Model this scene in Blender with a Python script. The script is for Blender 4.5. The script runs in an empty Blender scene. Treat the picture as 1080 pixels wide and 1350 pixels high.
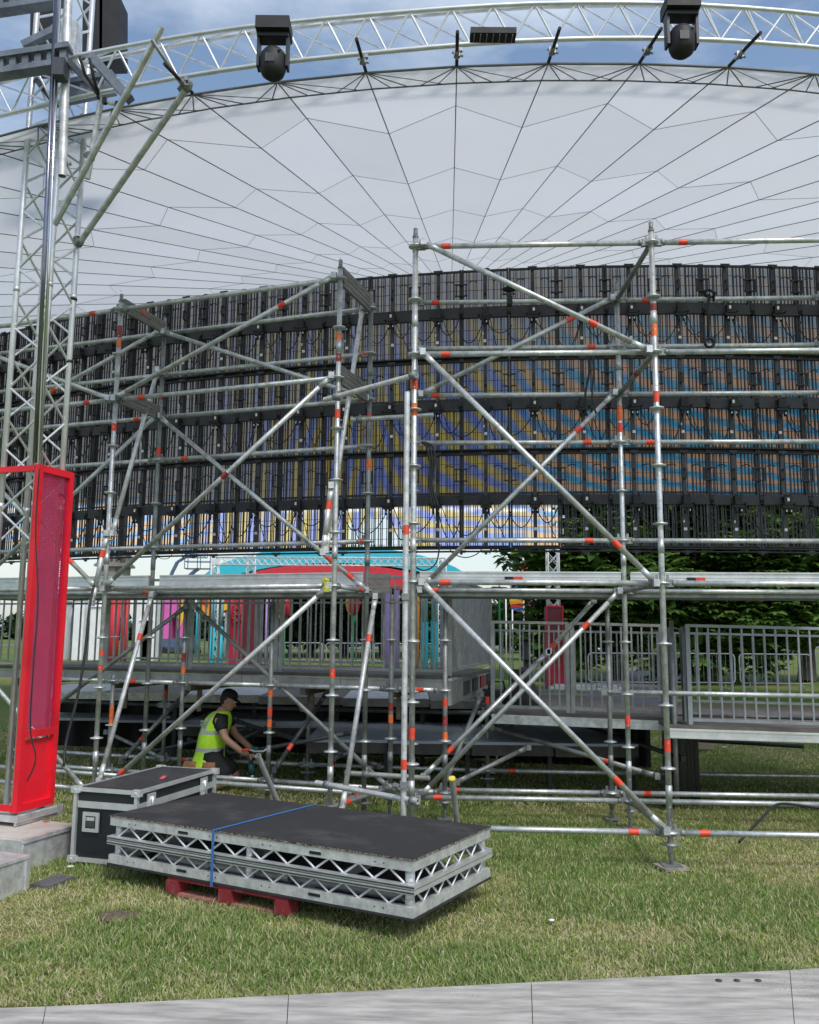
import bpy, math, random
import numpy as np
from mathutils import Vector, Matrix
random.seed(7); rng=np.random.default_rng(7)
S=bpy.context.scene; COL=S.collection
# ------------------------------------------------------------------ camera
F_PX=1150.; TH=math.radians(7.9475); RO=math.radians(.4724); H=1.84
FW=np.array([0,math.cos(TH),math.sin(TH)]); R0=np.array([1.,0,0]); U0=np.array([0,-math.sin(TH),math.cos(TH)])
RV=R0*math.cos(RO)+U0*math.sin(RO); UV=-R0*math.sin(RO)+U0*math.cos(RO)
cd=bpy.data.cameras.new('camera'); cam=bpy.data.objects.new('camera',cd); COL.objects.link(cam)
cd.sensor_fit='HORIZONTAL'; cd.sensor_width=36; cd.lens=36*F_PX/1080; cd.clip_start=.1; cd.clip_end=3000
M=Matrix(((RV[0],UV[0],-FW[0],0),(RV[1],UV[1],-FW[1],0),(RV[2],UV[2],-FW[2],H),(0,0,0,1)))
cam.matrix_world=M; S.camera=cam
# ------------------------------------------------------------------ sky and sun
SUN_EL,SUN_AZ=math.radians(52),math.radians(152)      # azimuth: from +Y clockwise; the sun stands behind the right shoulder
W=bpy.data.worlds.new('World'); S.world=W; W.use_nodes=True
wn,wl=W.node_tree.nodes,W.node_tree.links; wn.clear()
wo=wn.new('ShaderNodeOutputWorld'); bg=wn.new('ShaderNodeBackground'); sk=wn.new('ShaderNodeTexSky')
sk.sky_type='NISHITA'; sk.sun_disc=False; sk.sun_elevation=SUN_EL; sk.sun_rotation=SUN_AZ; sk.air_density=1.3; sk.dust_density=1.5
tc=wn.new('ShaderNodeTexCoord'); mp=wn.new('ShaderNodeMapping'); mp.inputs['Scale'].default_value=(1,1,2.6)
mp.inputs['Location'].default_value=(.35,.1,.2)
nz=wn.new('ShaderNodeTexNoise'); nz.inputs['Scale'].default_value=2.1; nz.inputs['Detail'].default_value=7; nz.inputs['Roughness'].default_value=.55
cr=wn.new('ShaderNodeValToRGB'); cr.color_ramp.elements[0].position=.50; cr.color_ramp.elements[1].position=.70
mx=wn.new('ShaderNodeMixRGB'); mx.inputs['Color2'].default_value=(4.7,5.3,6.1,1)
wl.new(tc.outputs['Generated'],mp.inputs['Vector']); wl.new(mp.outputs[0],nz.inputs['Vector']); wl.new(nz.outputs['Fac'],cr.inputs[0])
sx=wn.new('ShaderNodeSeparateXYZ'); wl.new(tc.outputs['Generated'],sx.inputs[0])
lw=wn.new('ShaderNodeMapRange'); lw.inputs['From Min'].default_value=.10; lw.inputs['From Max'].default_value=.45; lw.inputs['To Min'].default_value=.45; lw.inputs['To Max'].default_value=0.; wl.new(sx.outputs['Z'],lw.inputs['Value'])
ma=wn.new('ShaderNodeMath'); ma.operation='MAXIMUM'; wl.new(cr.outputs[0],ma.inputs[0]); wl.new(lw.outputs[0],ma.inputs[1]); wl.new(ma.outputs[0],mx.inputs['Fac']); wl.new(sk.outputs[0],mx.inputs['Color1']); wl.new(mx.outputs[0],bg.inputs[0])
bg.inputs['Strength'].default_value=.115; wl.new(bg.outputs[0],wo.inputs[0])
sd=bpy.data.lights.new('sun','SUN'); sun=bpy.data.objects.new('sun',sd); COL.objects.link(sun)
sd.energy=1.5; sd.angle=math.radians(12); sd.color=(1,.96,.9)
sv=Vector((math.sin(SUN_AZ)*math.cos(SUN_EL),math.cos(SUN_AZ)*math.cos(SUN_EL),math.sin(SUN_EL)))
sun.rotation_euler=sv.to_track_quat('Z','Y').to_euler(); sun.location=(0,-10,30)
vs=S.view_settings; vs.view_transform='Standard'; vs.look='None'; vs.exposure=.55; vs.gamma=1; vs.use_curve_mapping=False
S.cycles.max_bounces=6; S.cycles.transparent_max_bounces=12
# ------------------------------------------------------------------ pixel <-> place
def ray(x,y): return FW+(x-540)/F_PX*RV-(y-675)/F_PX*UV
def atY(x,y,Y): d=ray(x,y); return np.array([0,0,H])+d*Y/d[1]
def atZ(x,y,Z=0.): d=ray(x,y); return np.array([0,0,H])+d*(Z-H)/d[2]
def px(P): v=np.array(P,float)-[0,0,H]; d=v@FW; return 540+F_PX*(v@RV)/d, 675-F_PX*(v@UV)/d
# ------------------------------------------------------------------ materials
MAT={}
def mat(name,col,rough=.6,metal=0.,var=.12,scale=6.,bump=0.,bscale=60.,col2=None,trans=0.,spec=.5,stretch=None,thr=None):
    if name in MAT: return MAT[name]
    m=bpy.data.materials.new(name); m.use_nodes=True; n,l=m.node_tree.nodes,m.node_tree.links
    b=n['Principled BSDF']; b.inputs['Roughness'].default_value=rough; b.inputs['Metallic'].default_value=metal
    b.inputs['Specular IOR Level'].default_value=spec
    c=np.array(col[:3],float); c2=np.array(col2 if col2 else c*(1-var)); c1=c if col2 else np.minimum(c*(1+var),1)
    t=n.new('ShaderNodeTexCoord'); g=n.new('ShaderNodeNewGeometry'); mpn=n.new('ShaderNodeMapping')
    if stretch: mpn.inputs['Scale'].default_value=stretch
    l.new(g.outputs['Position'],mpn.inputs['Vector'])
    nt=n.new('ShaderNodeTexNoise'); nt.inputs['Scale'].default_value=scale; nt.inputs['Detail'].default_value=6; nt.inputs['Roughness'].default_value=.65
    l.new(mpn.outputs[0],nt.inputs['Vector'])
    r=n.new('ShaderNodeValToRGB'); r.color_ramp.elements[0].position=(thr or (.35,.65))[0]; r.color_ramp.elements[1].position=(thr or (.35,.65))[1]
    r.color_ramp.elements[0].color=(*c1,1); r.color_ramp.elements[1].color=(*c2,1)
    l.new(nt.outputs['Fac'],r.inputs[0]); l.new(r.outputs[0],b.inputs['Base Color'])
    rr=n.new('ShaderNodeMapRange'); rr.inputs['To Min'].default_value=max(0,rough-.1); rr.inputs['To Max'].default_value=min(1,rough+.12)
    l.new(nt.outputs['Fac'],rr.inputs['Value']); l.new(rr.outputs[0],b.inputs['Roughness'])
    if bump:
        n2=n.new('ShaderNodeTexNoise'); n2.inputs['Scale'].default_value=bscale; n2.inputs['Detail'].default_value=4
        l.new(mpn.outputs[0],n2.inputs['Vector'])
        bp=n.new('ShaderNodeBump'); bp.inputs['Strength'].default_value=bump; bp.inputs['Distance'].default_value=.01
        l.new(n2.outputs['Fac'],bp.inputs['Height']); l.new(bp.outputs[0],b.inputs['Normal'])
    if trans:
        tr=n.new('ShaderNodeBsdfTranslucent'); l.new(r.outputs[0],tr.inputs[0]); ms=n.new('ShaderNodeMixShader'); ms.inputs[0].default_value=trans
        l.new(b.outputs[0],ms.inputs[1]); l.new(tr.outputs[0],ms.inputs[2]); l.new(ms.outputs[0],n['Material Output'].inputs[0])
    MAT[name]=m; return m
def mat_attr(name,rough=.7,trans=0.,attr='col',spec=.3):
    m=bpy.data.materials.new(name); m.use_nodes=True; n,l=m.node_tree.nodes,m.node_tree.links
    b=n['Principled BSDF']; b.inputs['Roughness'].default_value=rough; b.inputs['Specular IOR Level'].default_value=spec
    a=n.new('ShaderNodeAttribute'); a.attribute_name=attr; l.new(a.outputs['Color'],b.inputs['Base Color'])
    if trans:
        tr=n.new('ShaderNodeBsdfTranslucent'); l.new(a.outputs['Color'],tr.inputs[0]); ms=n.new('ShaderNodeMixShader'); ms.inputs[0].default_value=trans
        l.new(b.outputs[0],ms.inputs[1]); l.new(tr.outputs[0],ms.inputs[2]); l.new(ms.outputs[0],n['Material Output'].inputs[0])
    MAT[name]=m; return m
GALV=mat('galvanised_steel',(.52,.54,.54),.40,.6,.24,13,.2,120,thr=(.40,.64))
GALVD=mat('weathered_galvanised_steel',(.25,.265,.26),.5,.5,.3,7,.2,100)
DARKST=mat('dark_steel',(.07,.078,.085),.5,.4,.3,8,.1)
ALU=mat('aluminium',(.68,.70,.71),.38,.6,.12,7,.1,90)
ALUD=mat('scuffed_aluminium',(.62,.63,.63),.45,.5,.25,12,.2,70)
ALUBOARD=mat('aluminium_deck_edge',(.34,.34,.33),.5,.35,.25,5,.1,50)
BOARD=mat('grey_toe_board',(.20,.195,.18),.65,.2,.25,8,.15,60,stretch=(1,1,4))
BLACK=mat('black_powder_coat',(.018,.019,.022),.45,0,.3,10)
BLACKM=mat('black_matt_plastic',(.012,.012,.014),.6,0,.3,8)
POST=mat('dark_grey_post',(.055,.057,.062),.5,.2,.2,8)
RUBBER=mat('black_cable_rubber',(.012,.012,.013),.55)
TAPE=mat('red_orange_tape',(.75,.07,.03),.5,0,.15,20)
TAPEO=mat('orange_tape',(.80,.16,.04),.5,0,.25,25)
TAPED=mat('dark_red_tape',(.28,.03,.03),.5,0,.3,20)
WHITE=mat('white_label',(.8,.8,.8),.5,0,.05)
RED=mat('red_painted_steel',(.66,.012,.025),.42,0,.22,3,.12,50,thr=(.45,.75))
SLAT=mat('grey_led_strip',(.07,.073,.08),.45,.2,.25,9)
# ------------------------------------------------------------------ mesh tools
def nrm(a): a=np.array(a,float); return a/max(np.linalg.norm(a),1e-9)
class MB:
    def __init__(s): s.v=[]; s.f=[]; s.sm=[]; s.mi=[]; s.m=0
    def add(s,v,f,smooth=False):
        o=len(s.v); s.v+= [tuple(map(float,q)) for q in v]; s.f+=[tuple(i+o for i in q) for q in f]
        s.sm+=([smooth]*len(f) if isinstance(smooth,bool) else smooth); s.mi+=[s.m]*len(f); return s
    def box(s,c,d,ax=None):
        c=np.array(c,float); A=np.eye(3) if ax is None else np.array(ax,float); d=np.array(d)/2.
        v=[c+A[0]*d[0]*i+A[1]*d[1]*j+A[2]*d[2]*k for k in(-1,1) for j in(-1,1) for i in(-1,1)]
        return s.add(v,[(0,2,3,1),(4,5,7,6),(0,1,5,4),(2,6,7,3),(0,4,6,2),(1,3,7,5)])
    def beam(s,a,b,w,h,up=(0,0,1)):
        a=np.array(a,float); b=np.array(b,float); t=nrm(b-a); x=np.cross(t,up)
        if np.linalg.norm(x)<1e-6: x=np.cross(t,(0,1,0))
        x=nrm(x); z=np.cross(x,t); return s.box((a+b)/2,(np.linalg.norm(b-a),w,h),(t,x,z))
    def tube(s,a,b,r,n=10,r2=None,cap=True):
        a=np.array(a,float); b=np.array(b,float); r2=r if r2 is None else r2; t=nrm(b-a)
        x=np.cross(t,(0,0,1) if abs(t[2])<.9 else (0,1,0)); x=nrm(x); y=np.cross(t,x); an=np.arange(n)*2*math.pi/n
        v=[a+r*(x*math.cos(q)+y*math.sin(q)) for q in an]+[b+r2*(x*math.cos(q)+y*math.sin(q)) for q in an]
        f=[(i,(i+1)%n,n+(i+1)%n,n+i) for i in range(n)]; sm=[True]*n
        if cap: f+=[tuple(range(n))[::-1],tuple(range(n,2*n))]; sm+=[False]*2
        return s.add(v,f,sm)
    def hollow(s,a,b,r,n=12,wall=.006):
        s.tube(a,b,r,n,cap=False); a=np.array(a,float); b=np.array(b,float); t=nrm(b-a)
        s.tube(b,a,r-wall,n,cap=False)
        for e,d in((a,-1),(b,1)):
            x=np.cross(t,(0,0,1) if abs(t[2])<.9 else (0,1,0)); x=nrm(x); y=np.cross(t,x); an=np.arange(n)*2*math.pi/n
            v=[e+r*(x*math.cos(q)+y*math.sin(q)) for q in an]+[e+(r-wall)*(x*math.cos(q)+y*math.sin(q)) for q in an]
            s.add(v,[(i,(i+1)%n,n+(i+1)%n,n+i)[::d] for i in range(n)])
        return s
    def path(s,P,r,n=6):
        P=[np.array(p,float) for p in P]; m=len(P); v=[]; prev=None
        for i,p in enumerate(P):
            t=nrm(P[min(i+1,m-1)]-P[max(i-1,0)]); x=np.cross(t,(0,0,1)) if prev is None else prev-t*(prev@t)
            if np.linalg.norm(x)<1e-3: x=np.cross(t,(0,1,0))
            x=nrm(x); prev=x; y=np.cross(t,x)
            v+=[p+r*(x*math.cos(q)+y*math.sin(q)) for q in np.arange(n)*2*math.pi/n]
        f=[(i*n+j,i*n+(j+1)%n,(i+1)*n+(j+1)%n,(i+1)*n+j) for i in range(m-1) for j in range(n)]
        return s.add(v,f+[tuple(range(n))[::-1],tuple(range((m-1)*n,m*n))],[True]*len(f)+[False]*2)
    def loft(s,rings,cap=True):
        n=len(rings[0]); v=[q for r in rings for q in r]; f=[(i*n+j,i*n+(j+1)%n,(i+1)*n+(j+1)%n,(i+1)*n+j) for i in range(len(rings)-1) for j in range(n)]
        sm=[True]*len(f)
        if cap: f+=[tuple(range(n))[::-1],tuple(range(len(v)-n,len(v)))]; sm+=[True]*2
        return s.add(v,f,sm)
    def lathe(s,c,prof,n=16,ax=(0,0,1)):
        c=np.array(c,float); z=nrm(ax); x=nrm(np.cross(z,(1,0,0) if abs(z[0])<.9 else (0,1,0))); y=np.cross(z,x)
        return s.loft([[c+z*h+r*(x*math.cos(q)+y*math.sin(q)) for q in np.arange(n)*2*math.pi/n] for r,h in prof])
    def mesh(s,name,m,org=(0,0,0)):
        me=bpy.data.meshes.new(name); o=np.array(org,float); V=np.array(s.v,float)-o
        me.from_pydata(V.tolist(),[],s.f); ms=m if isinstance(m,(list,tuple)) else [m]
        for q in ms: me.materials.append(q)
        me.polygons.foreach_set('use_smooth',s.sm); me.polygons.foreach_set('material_index',s.mi); me.update(); return me
ORG={}
def link(o,parent,pos):
    COL.objects.link(o)
    if parent is not None: o.parent=parent; o.location=tuple(np.array(pos,float)-ORG[parent.name])
    else: o.location=tuple(map(float,pos))
    ORG[o.name]=np.array(pos,float); return o
def tag(o,label=None,cat=None,group=None,kind=None):
    if label: o['label']=label
    if cat: o['category']=cat
    if group: o['group']=group
    if kind: o['kind']=kind
    return o
def obj(name,mb,m,parent=None):
    if parent is not None: org=ORG[parent.name]
    else: V=np.array(mb.v); org=np.array([V[:,0].mean(),V[:,1].mean(),V[:,2].min()])
    return link(bpy.data.objects.new(name,mb.mesh(name,m,org)),parent,org)
def inst(name,me,parent,pos,rz=0.,rot=None,sc=None):
    o=bpy.data.objects.new(name,me); link(o,parent,pos)
    if rot is not None: o.rotation_euler=rot
    else: o.rotation_euler=(0,0,rz)
    if sc is not None: o.scale=sc
    return o
def thing(name,label,cat,pos,group=None):
    o=bpy.data.objects.new(name,None); o.empty_display_size=.1; link(o,None,pos); return tag(o,label,cat,group)
def np_mesh(name,V,Fq,k,m,parent=None,cols=None,org=None,smooth=False):
    """fast mesh: V (n,3), Fq (m,k) index array, optional per-vertex colours"""
    me=bpy.data.meshes.new(name); o=np.zeros(3) if org is None else np.array(org,float)
    if parent is not None: o=ORG[parent.name]
    me.vertices.add(len(V)); me.vertices.foreach_set('co',(V-o).astype('f4').ravel())
    me.loops.add(Fq.size); me.loops.foreach_set('vertex_index',Fq.astype('i4').ravel())
    me.polygons.add(len(Fq)); me.polygons.foreach_set('loop_start',(np.arange(len(Fq))*k).astype('i4'))
    if smooth: me.polygons.foreach_set('use_smooth',np.ones(len(Fq),bool))
    me.materials.append(m); me.update(calc_edges=True)
    if cols is not None:
        a=me.color_attributes.new('col','FLOAT_COLOR','POINT'); c=np.ones((len(V),4),'f4'); c[:,:3]=cols; a.data.foreach_set('color',c.ravel())
    ob=bpy.data.objects.new(name,me); return link(ob,parent,o)
# value noise for layouts
def vnoise(x,y,seed=0,n=64):
    g=np.random.default_rng(seed).random((n,n)); xi=np.floor(x).astype(int); yi=np.floor(y).astype(int); fx=x-xi; fy=y-yi
    fx=fx*fx*(3-2*fx); fy=fy*fy*(3-2*fy); a=g[xi%n,yi%n]; b=g[(xi+1)%n,yi%n]; c=g[xi%n,(yi+1)%n]; d=g[(xi+1)%n,(yi+1)%n]
    return (a*(1-fx)+b*fx)*(1-fy)+(c*(1-fx)+d*fx)*fy
def fbm(x,y,seed=0,o=4): return sum(vnoise(x*2**i,y*2**i,seed+i)/2**i for i in range(o))/sum(1/2**i for i in range(o))
# ================================================================== GROUND
def grass_mat():
    m=bpy.data.materials.new('lawn'); m.use_nodes=True; n,l=m.node_tree.nodes,m.node_tree.links; b=n['Principled BSDF']; b.inputs['Roughness'].default_value=.9; b.inputs['Specular IOR Level'].default_value=.1
    g=n.new('ShaderNodeNewGeometry'); a=n.new('ShaderNodeTexNoise'); a.inputs['Scale'].default_value=.45; a.inputs['Detail'].default_value=8
    c=n.new('ShaderNodeTexNoise'); c.inputs['Scale'].default_value=28; c.inputs['Detail'].default_value=5
    r=n.new('ShaderNodeValToRGB'); e=r.color_ramp.elements; e[0].position=.36; e[0].color=(.10,.19,.035,1); e[1].position=.66; e[1].color=(.22,.21,.085,1)
    x=n.new('ShaderNodeMixRGB'); x.blend_type='MULTIPLY'; x.inputs[0].default_value=.7; r2=n.new('ShaderNodeValToRGB'); r2.color_ramp.elements[0].position=.3; r2.color_ramp.elements[0].color=(.45,.45,.45,1); r2.color_ramp.elements[1].position=.7; r2.color_ramp.elements[1].color=(1.2,1.2,1.2,1)
    for q in(a,c): l.new(g.outputs['Position'],q.inputs['Vector'])
    l.new(a.outputs['Fac'],r.inputs[0]); l.new(c.outputs['Fac'],r2.inputs[0]); l.new(r.outputs[0],x.inputs[1]); l.new(r2.outputs[0],x.inputs[2]); l.new(x.outputs[0],b.inputs['Base Color'])
    bp=n.new('ShaderNodeBump'); bp.inputs['Strength'].default_value=.6; bp.inputs['Distance'].default_value=.05; l.new(c.outputs['Fac'],bp.inputs['Height']); l.new(bp.outputs[0],b.inputs['Normal']); return m
LAWN=grass_mat(); MAT['lawn']=LAWN
def gz(x,y):
    """ground height: flat by the scaffold, a slight bank beyond"""
    x=np.asarray(x,float); y=np.asarray(y,float)
    return .012*np.sin(x*2.1+1)*np.cos(y*1.7)+np.clip((y-16)/30,0,1)**1.5*.35
gx=np.concatenate([np.linspace(-900,-45,14),np.linspace(-40,40,81),np.linspace(45,900,14)]); gy=np.concatenate([[-60,-30,-12],np.linspace(-6,50,113),np.linspace(55,1500,20)])
GX,GY=np.meshgrid(gx,gy); V=np.stack([GX,GY,gz(GX,GY)],-1).reshape(-1,3); nx=len(gx)
I=(np.arange(len(gy)-1)[:,None]*nx+np.arange(nx-1)[None]).ravel(); Q=np.stack([I,I+1,I+nx+1,I+nx],1)
tag(np_mesh('ground',V,Q,4,LAWN,smooth=True),kind='structure')
# grass blades (uncountable)
GRASS=mat_attr('grass_blades',.75,.25,spec=.2)
def blades(name,N,xr,yr,hmin,hmax,w,seed,persp=True,mask=None):
    r=np.random.default_rng(seed)
    u=r.random(N); y=1/(1/yr[0]-u*(1/yr[0]-1/yr[1])) if persp else yr[0]+u*(yr[1]-yr[0])
    half=.60; x=(r.random(N)*2-1)*y*half if xr is None else xr[0]+r.random(N)*(xr[1]-xr[0])
    if mask is not None: k=mask(x,y); x,y=x[k],y[k]; N=len(x)
    cl=fbm(x*3.2+9,y*3.2,3); dry=fbm(x*.85+3,y*.95+7,11,4)+.25*(fbm(x*5,y*5,19,2)-.5)
    dry=np.clip((dry-.44)*4.2,0,1)*(.75+.5*vnoise(x*9,y*9,41)); h=(hmin+(hmax-hmin)*r.random(N)**1.6)*(.55+.9*cl)*(1-.45*dry)
    a=r.random(N)*2*math.pi; lean=(.25+.95*r.random(N))*h*(1+.6*dry); b=a+r.normal(0,.5,N)
    ww=w*(.6+.8*r.random(N)); dx,dy=np.cos(a+1.57)*ww/2,np.sin(a+1.57)*ww/2
    z=gz(x,y)-.004; P=lambda fx,fz,s: np.stack([x+np.cos(b)*lean*fx+dx*s,y+np.sin(b)*lean*fx+dy*s,z+h*fz],1)
    V=np.stack([P(0,0,-1),P(0,0,1),P(.3,.6,.8),P(.3,.6,-.8),P(1,.95,0)],1).reshape(-1,3)
    o=np.arange(N)*5; T=np.concatenate([np.stack([o,o+1,o+2],1),np.stack([o,o+2,o+3],1),np.stack([o+3,o+2,o+4],1)])
    g1=np.array([.14,.225,.05]); g2=np.array([.29,.40,.12]); s1=np.array([.70,.64,.40]); s2=np.array([.46,.39,.22])
    t=r.random(N)[:,None]; green=g1*(1-t)+g2*t; t2=r.random(N)[:,None]; st=s1*(1-t2)+s2*t2
    k=(r.random(N)<(.22+.5*dry))[:,None]; c=np.where(k,st,green+np.array([.10,.07,.0])*dry[:,None])
    c=np.repeat(c,5,0)
    return tag(np_mesh(name,V,T,3,GRASS,cols=c),'short mown grass, green with straw coloured dry patches','grass',kind='stuff')
MUD=[(-1.86,5.95,.13,.10)]
PADS=[(2.115,7.292),(-.696,8.134),(.034,7.409),(2.127,8.633),(-.428,8.914)]
def fm(x,y):
    k=np.ones(len(x),bool)
    for a,b in PADS: k&=~((np.abs(x-a)<.13)&(np.abs(y-b)<.13))
    for a,b,c,d in MUD: k&=(((x-a)/c)**2+((y-b)/d)**2>1)|(np.random.default_rng(5).random(len(x))<.15)
    return k
blades('foreground_grass',370000,None,(4.6,9.8),.014,.058,.0052,1,mask=fm)
blades('scaffold_grass',120000,None,(9.8,17),.03,.07,.011,2)
mb=MB()                                                             # worn bare patch
mb.loft([[np.array([-1.86+.15*s*math.cos(q)*(1+.2*math.sin(3*q)),5.95+.12*s*math.sin(q),.012+h]) for q in np.arange(18)*2*math.pi/18] for s,h in((1,0),(.8,.012),(.3,.018))])
tag(obj('bare_earth',mb,mat('bare_earth',(.13,.10,.07),.95,0,.35,40,.8,90)),kind='structure')
# grey board walkway edge, bottom right
WALK=mat('weathered_plywood',(.42,.40,.37),.8,0,.3,3,.3,90,stretch=(1,6,1))
wk=thing('walkway','weathered grey plywood walkway edge at the front of the grass','walkway',(1.6,4.6,0))
edge=[(-260,1338),(60,1327),(380,1312),(700,1295),(1041,1279),(1330,1258),(1650,1235)]
E=[atZ(a,b,.05)[:2] for a,b in edge]
for i in range(len(E)-1):
    (x0,y0),(x1,y1)=E[i],E[i+1]; mb=MB(); g=.004
    x0+=g
    top=[(x0,y0,.05),(x1,y1,.05),(x1*.75,y1-1.3,.05),(x0*.75,y0-1.3,.05)]; bot=[(a,b,.008) for a,b,c in top]
    mb.add(bot+top,[(0,1,2,3),(4,7,6,5),(0,4,5,1),(1,5,6,2),(2,6,7,3),(3,7,4,0)]); obj('board',mb,WALK,wk)
mb=MB()
for u in(948,972,1000):
    p=atZ(u,1293,.052); mb.lathe(p,[(.012,0),(.018,.003),(.006,.004)],10)
obj('screw',mb,DARKST,wk)
# ================================================================== CANOPY
CP=[1.1521157308767487,9.616737074326434,-0.019117818085912498,0.15558049252073233,16.411823570946126,-0.053990480995877645,0.04616604318852444,-7.539381833227098]
hc=np.array([CP[0],24.,CP[1]+H]); cn=nrm([CP[2],CP[3],1]); cu=nrm(np.cross([0,1,0],cn)); cv=np.cross(cn,cu)
def cpt(k,r,dz=0.):
    a=CP[5]+CP[6]*k; fb=max(0,-math.cos(a)); dz+=fb*CP[4]*r*CP[3]*(1+.22)
    return hc+CP[4]*r*(math.sin(a)*cu-(math.cos(a) if fb==0 else math.cos(a)*.22)*cv)+cn*(CP[7]*r)+np.array([0,0,dz])
RA=[1,.978,.9444,.8166,.6798,.5462,.42,.30,.18,.03]; RB=[1,.978,.9023,.7782,.6472,.515,.39,.27,.15,.03]
FAB=mat('white_canopy_fabric',(.80,.812,.83),.75,0,.012,.5,.08,3,trans=.5,spec=.2)
FAB2=mat('white_canopy_fabric_aged',(.787,.803,.826),.8,0,.02,.5,.08,3,trans=.48,spec=.2); FAB3=mat('white_canopy_fabric_new',(.82,.84,.875),.75,0,.012,.5,.08,3,trans=.5,spec=.2)
SEAM=mat('grey_seam_cable',(.16,.16,.165),.6)
can=thing('canopy','huge white fabric canopy roof with dark radial seams overhead','canopy',cpt(0,0)+0)
def cell(k,i):
    a0=(RA if k%2==0 else RB)[i]; a1=(RA if k%2==0 else RB)[i+1]; b0=(RB if k%2==0 else RA)[i]; b1=(RB if k%2==0 else RA)[i+1]
    return [cpt(k,a0),cpt(k+1,b0),cpt(k+1,b1),cpt(k,a1)]
KS=range(-68,68); VIS=range(-25,12)
rest=MB(); seams=MB()
for k in KS:
    for i in range(9):
        q=cell(k,i)
        if k in VIS and i in range(1,8):
            c=sum(q)/4; q=[c+(p-c)*.9995 for p in q]; mb=MB(); mid=[(q[j]+q[(j+1)%4])/2 for j in range(4)]
            cc=c+cn*(-.0035*np.linalg.norm(q[0]-q[2])); mb.add([q[0],mid[0],q[1],mid[1],q[2],mid[2],q[3],mid[3],cc],[(0,1,8,7),(1,2,3,8),(8,3,4,5),(7,8,5,6)],True)
            obj('fabric_panel',mb,random.choice((FAB,FAB,FAB2,FAB3)),can)
        else: rest.add(q,[(0,1,2,3)])
    R_=RA if k%2==0 else RB; R2=RB if k%2==0 else RA
    m=MB() if k in VIS else seams
    d=-.012; m.path([cpt(k,r,d) for r in(1,.8,.6,.4,.2,.03)],.0056,5)
    for i in range(2,8):
        m.tube(cpt(k,R_[i],d),cpt(k+1,R2[i],d),.0028,4,cap=False)
    m.tube(cpt(k,1,d),cpt(k+1,1,d),.011,5,cap=False); m.tube(cpt(k,.978,d),cpt(k+1,.978,d),.008,4,cap=False)
    for t0,t1 in((0,.22),(0,.42),(1,.58),(1,.78)):
        a=cpt(k+t0,1,d); b=cpt(k+t1,.978,d); m.tube(a,b,.0055,4,cap=False)
    m.tube(cpt(k,1,d),cpt(k+.85,.978,d),.004,4,cap=False)
    if k in VIS: obj('radial_seam',m,SEAM,can)
tag(obj('fabric_panel',rest,FAB,can),kind='stuff'); tag(obj('radial_seam',seams,SEAM,can),kind='stuff')
# white edge band that shows under the canopy, just over the video wall
# ================================================================== RING TRUSS above the canopy rim
def interp(P,x): P=np.array(P); return [np.interp(x,P[:,0],P[:,j]) for j in range(1,P.shape[1])]
LO=[(-160,196,8.3),(-60,168,7.75),(47,141,7.3),(128,123,7.1),(208,107,6.95),(268,96.5,6.84),(330,87,6.75),(398,79,6.68),(468,71.6,6.62),(566,62.5,6.56),(632,57,6.55),(700,53,6.54),(790,50.5,6.54),(877,50.5,6.55),(960,53.5,6.6),(1041,59,6.68),(1130,68,6.8),(1230,80,6.9)]
xs=np.arange(-150,1225,55.)
lo=[atY(x,*interp(LO,x)) for x in xs]
up=[atY(x,interp(LO,x)[0]-(54-.012*(x-200)),interp(LO,x)[1]-.05)  for x in xs-25]
bk=[atY(x,interp(LO,x)[0]-44,interp(LO,x)[1]+.42)  for x in xs-20]
rt=thing('ring_truss','curved aluminium ring truss running across the top of the canopy rim','truss',lo[5])
for nme,P,r in(('chord',lo,.021),('chord',up,.021),('chord',bk,.021)): mb=MB(); mb.path(P,r,10); obj(nme,mb,ALU,rt)
for i in range(len(xs)-1):
    for a,b in((lo[i],up[i]),(up[i+1],lo[i]),(bk[i],lo[i]),(lo[i+1],bk[i]),(up[i],bk[i]),(up[i+1],bk[i])):
        mb=MB(); mb.tube(a,b,.0095,8,cap=False); obj('lacing',mb,ALU,rt)
# straps with shackles between rim and truss
SP=[(-3,'first strap from the left tying'),(-1,'strap left of the centre seam tying'),(0,'strap on the vertical centre seam tying'),(1,'strap right of the centre seam tying'),(2,'strap between the two moving head lights tying'),(3,'strap right of the second moving head light tying')]
STR=mat('black_strap',(.02,.02,.022),.7); CHR=mat('dull_chrome',(.35,.35,.35),.3,.8,.2)
for k,nm in SP:
    a=cpt(k,1); b=a+(a-cpt(k,.9))*.3+np.array([0,-.02,.05]); t=thing('rim_strap',nm+' the canopy rim to the ring truss','strap',a,'straps holding the canopy rim')
    mb=MB(); mb.tube(a,b,.014,8); obj('webbing',mb,STR,t)
    mb=MB(); c=a+(b-a)*.35; mb.box(c,(.05,.035,.05)); mb.tube(c+[-.04,0,.015],c+[.05,0,-.02],.009,6); mb.tube(c-(b-a)*.1,c+(b-a)*.14,.02,8); mb.box(c+[.028,-.01,.03],(.03,.03,.03)); obj('shackle',mb,CHR,t)
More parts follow.
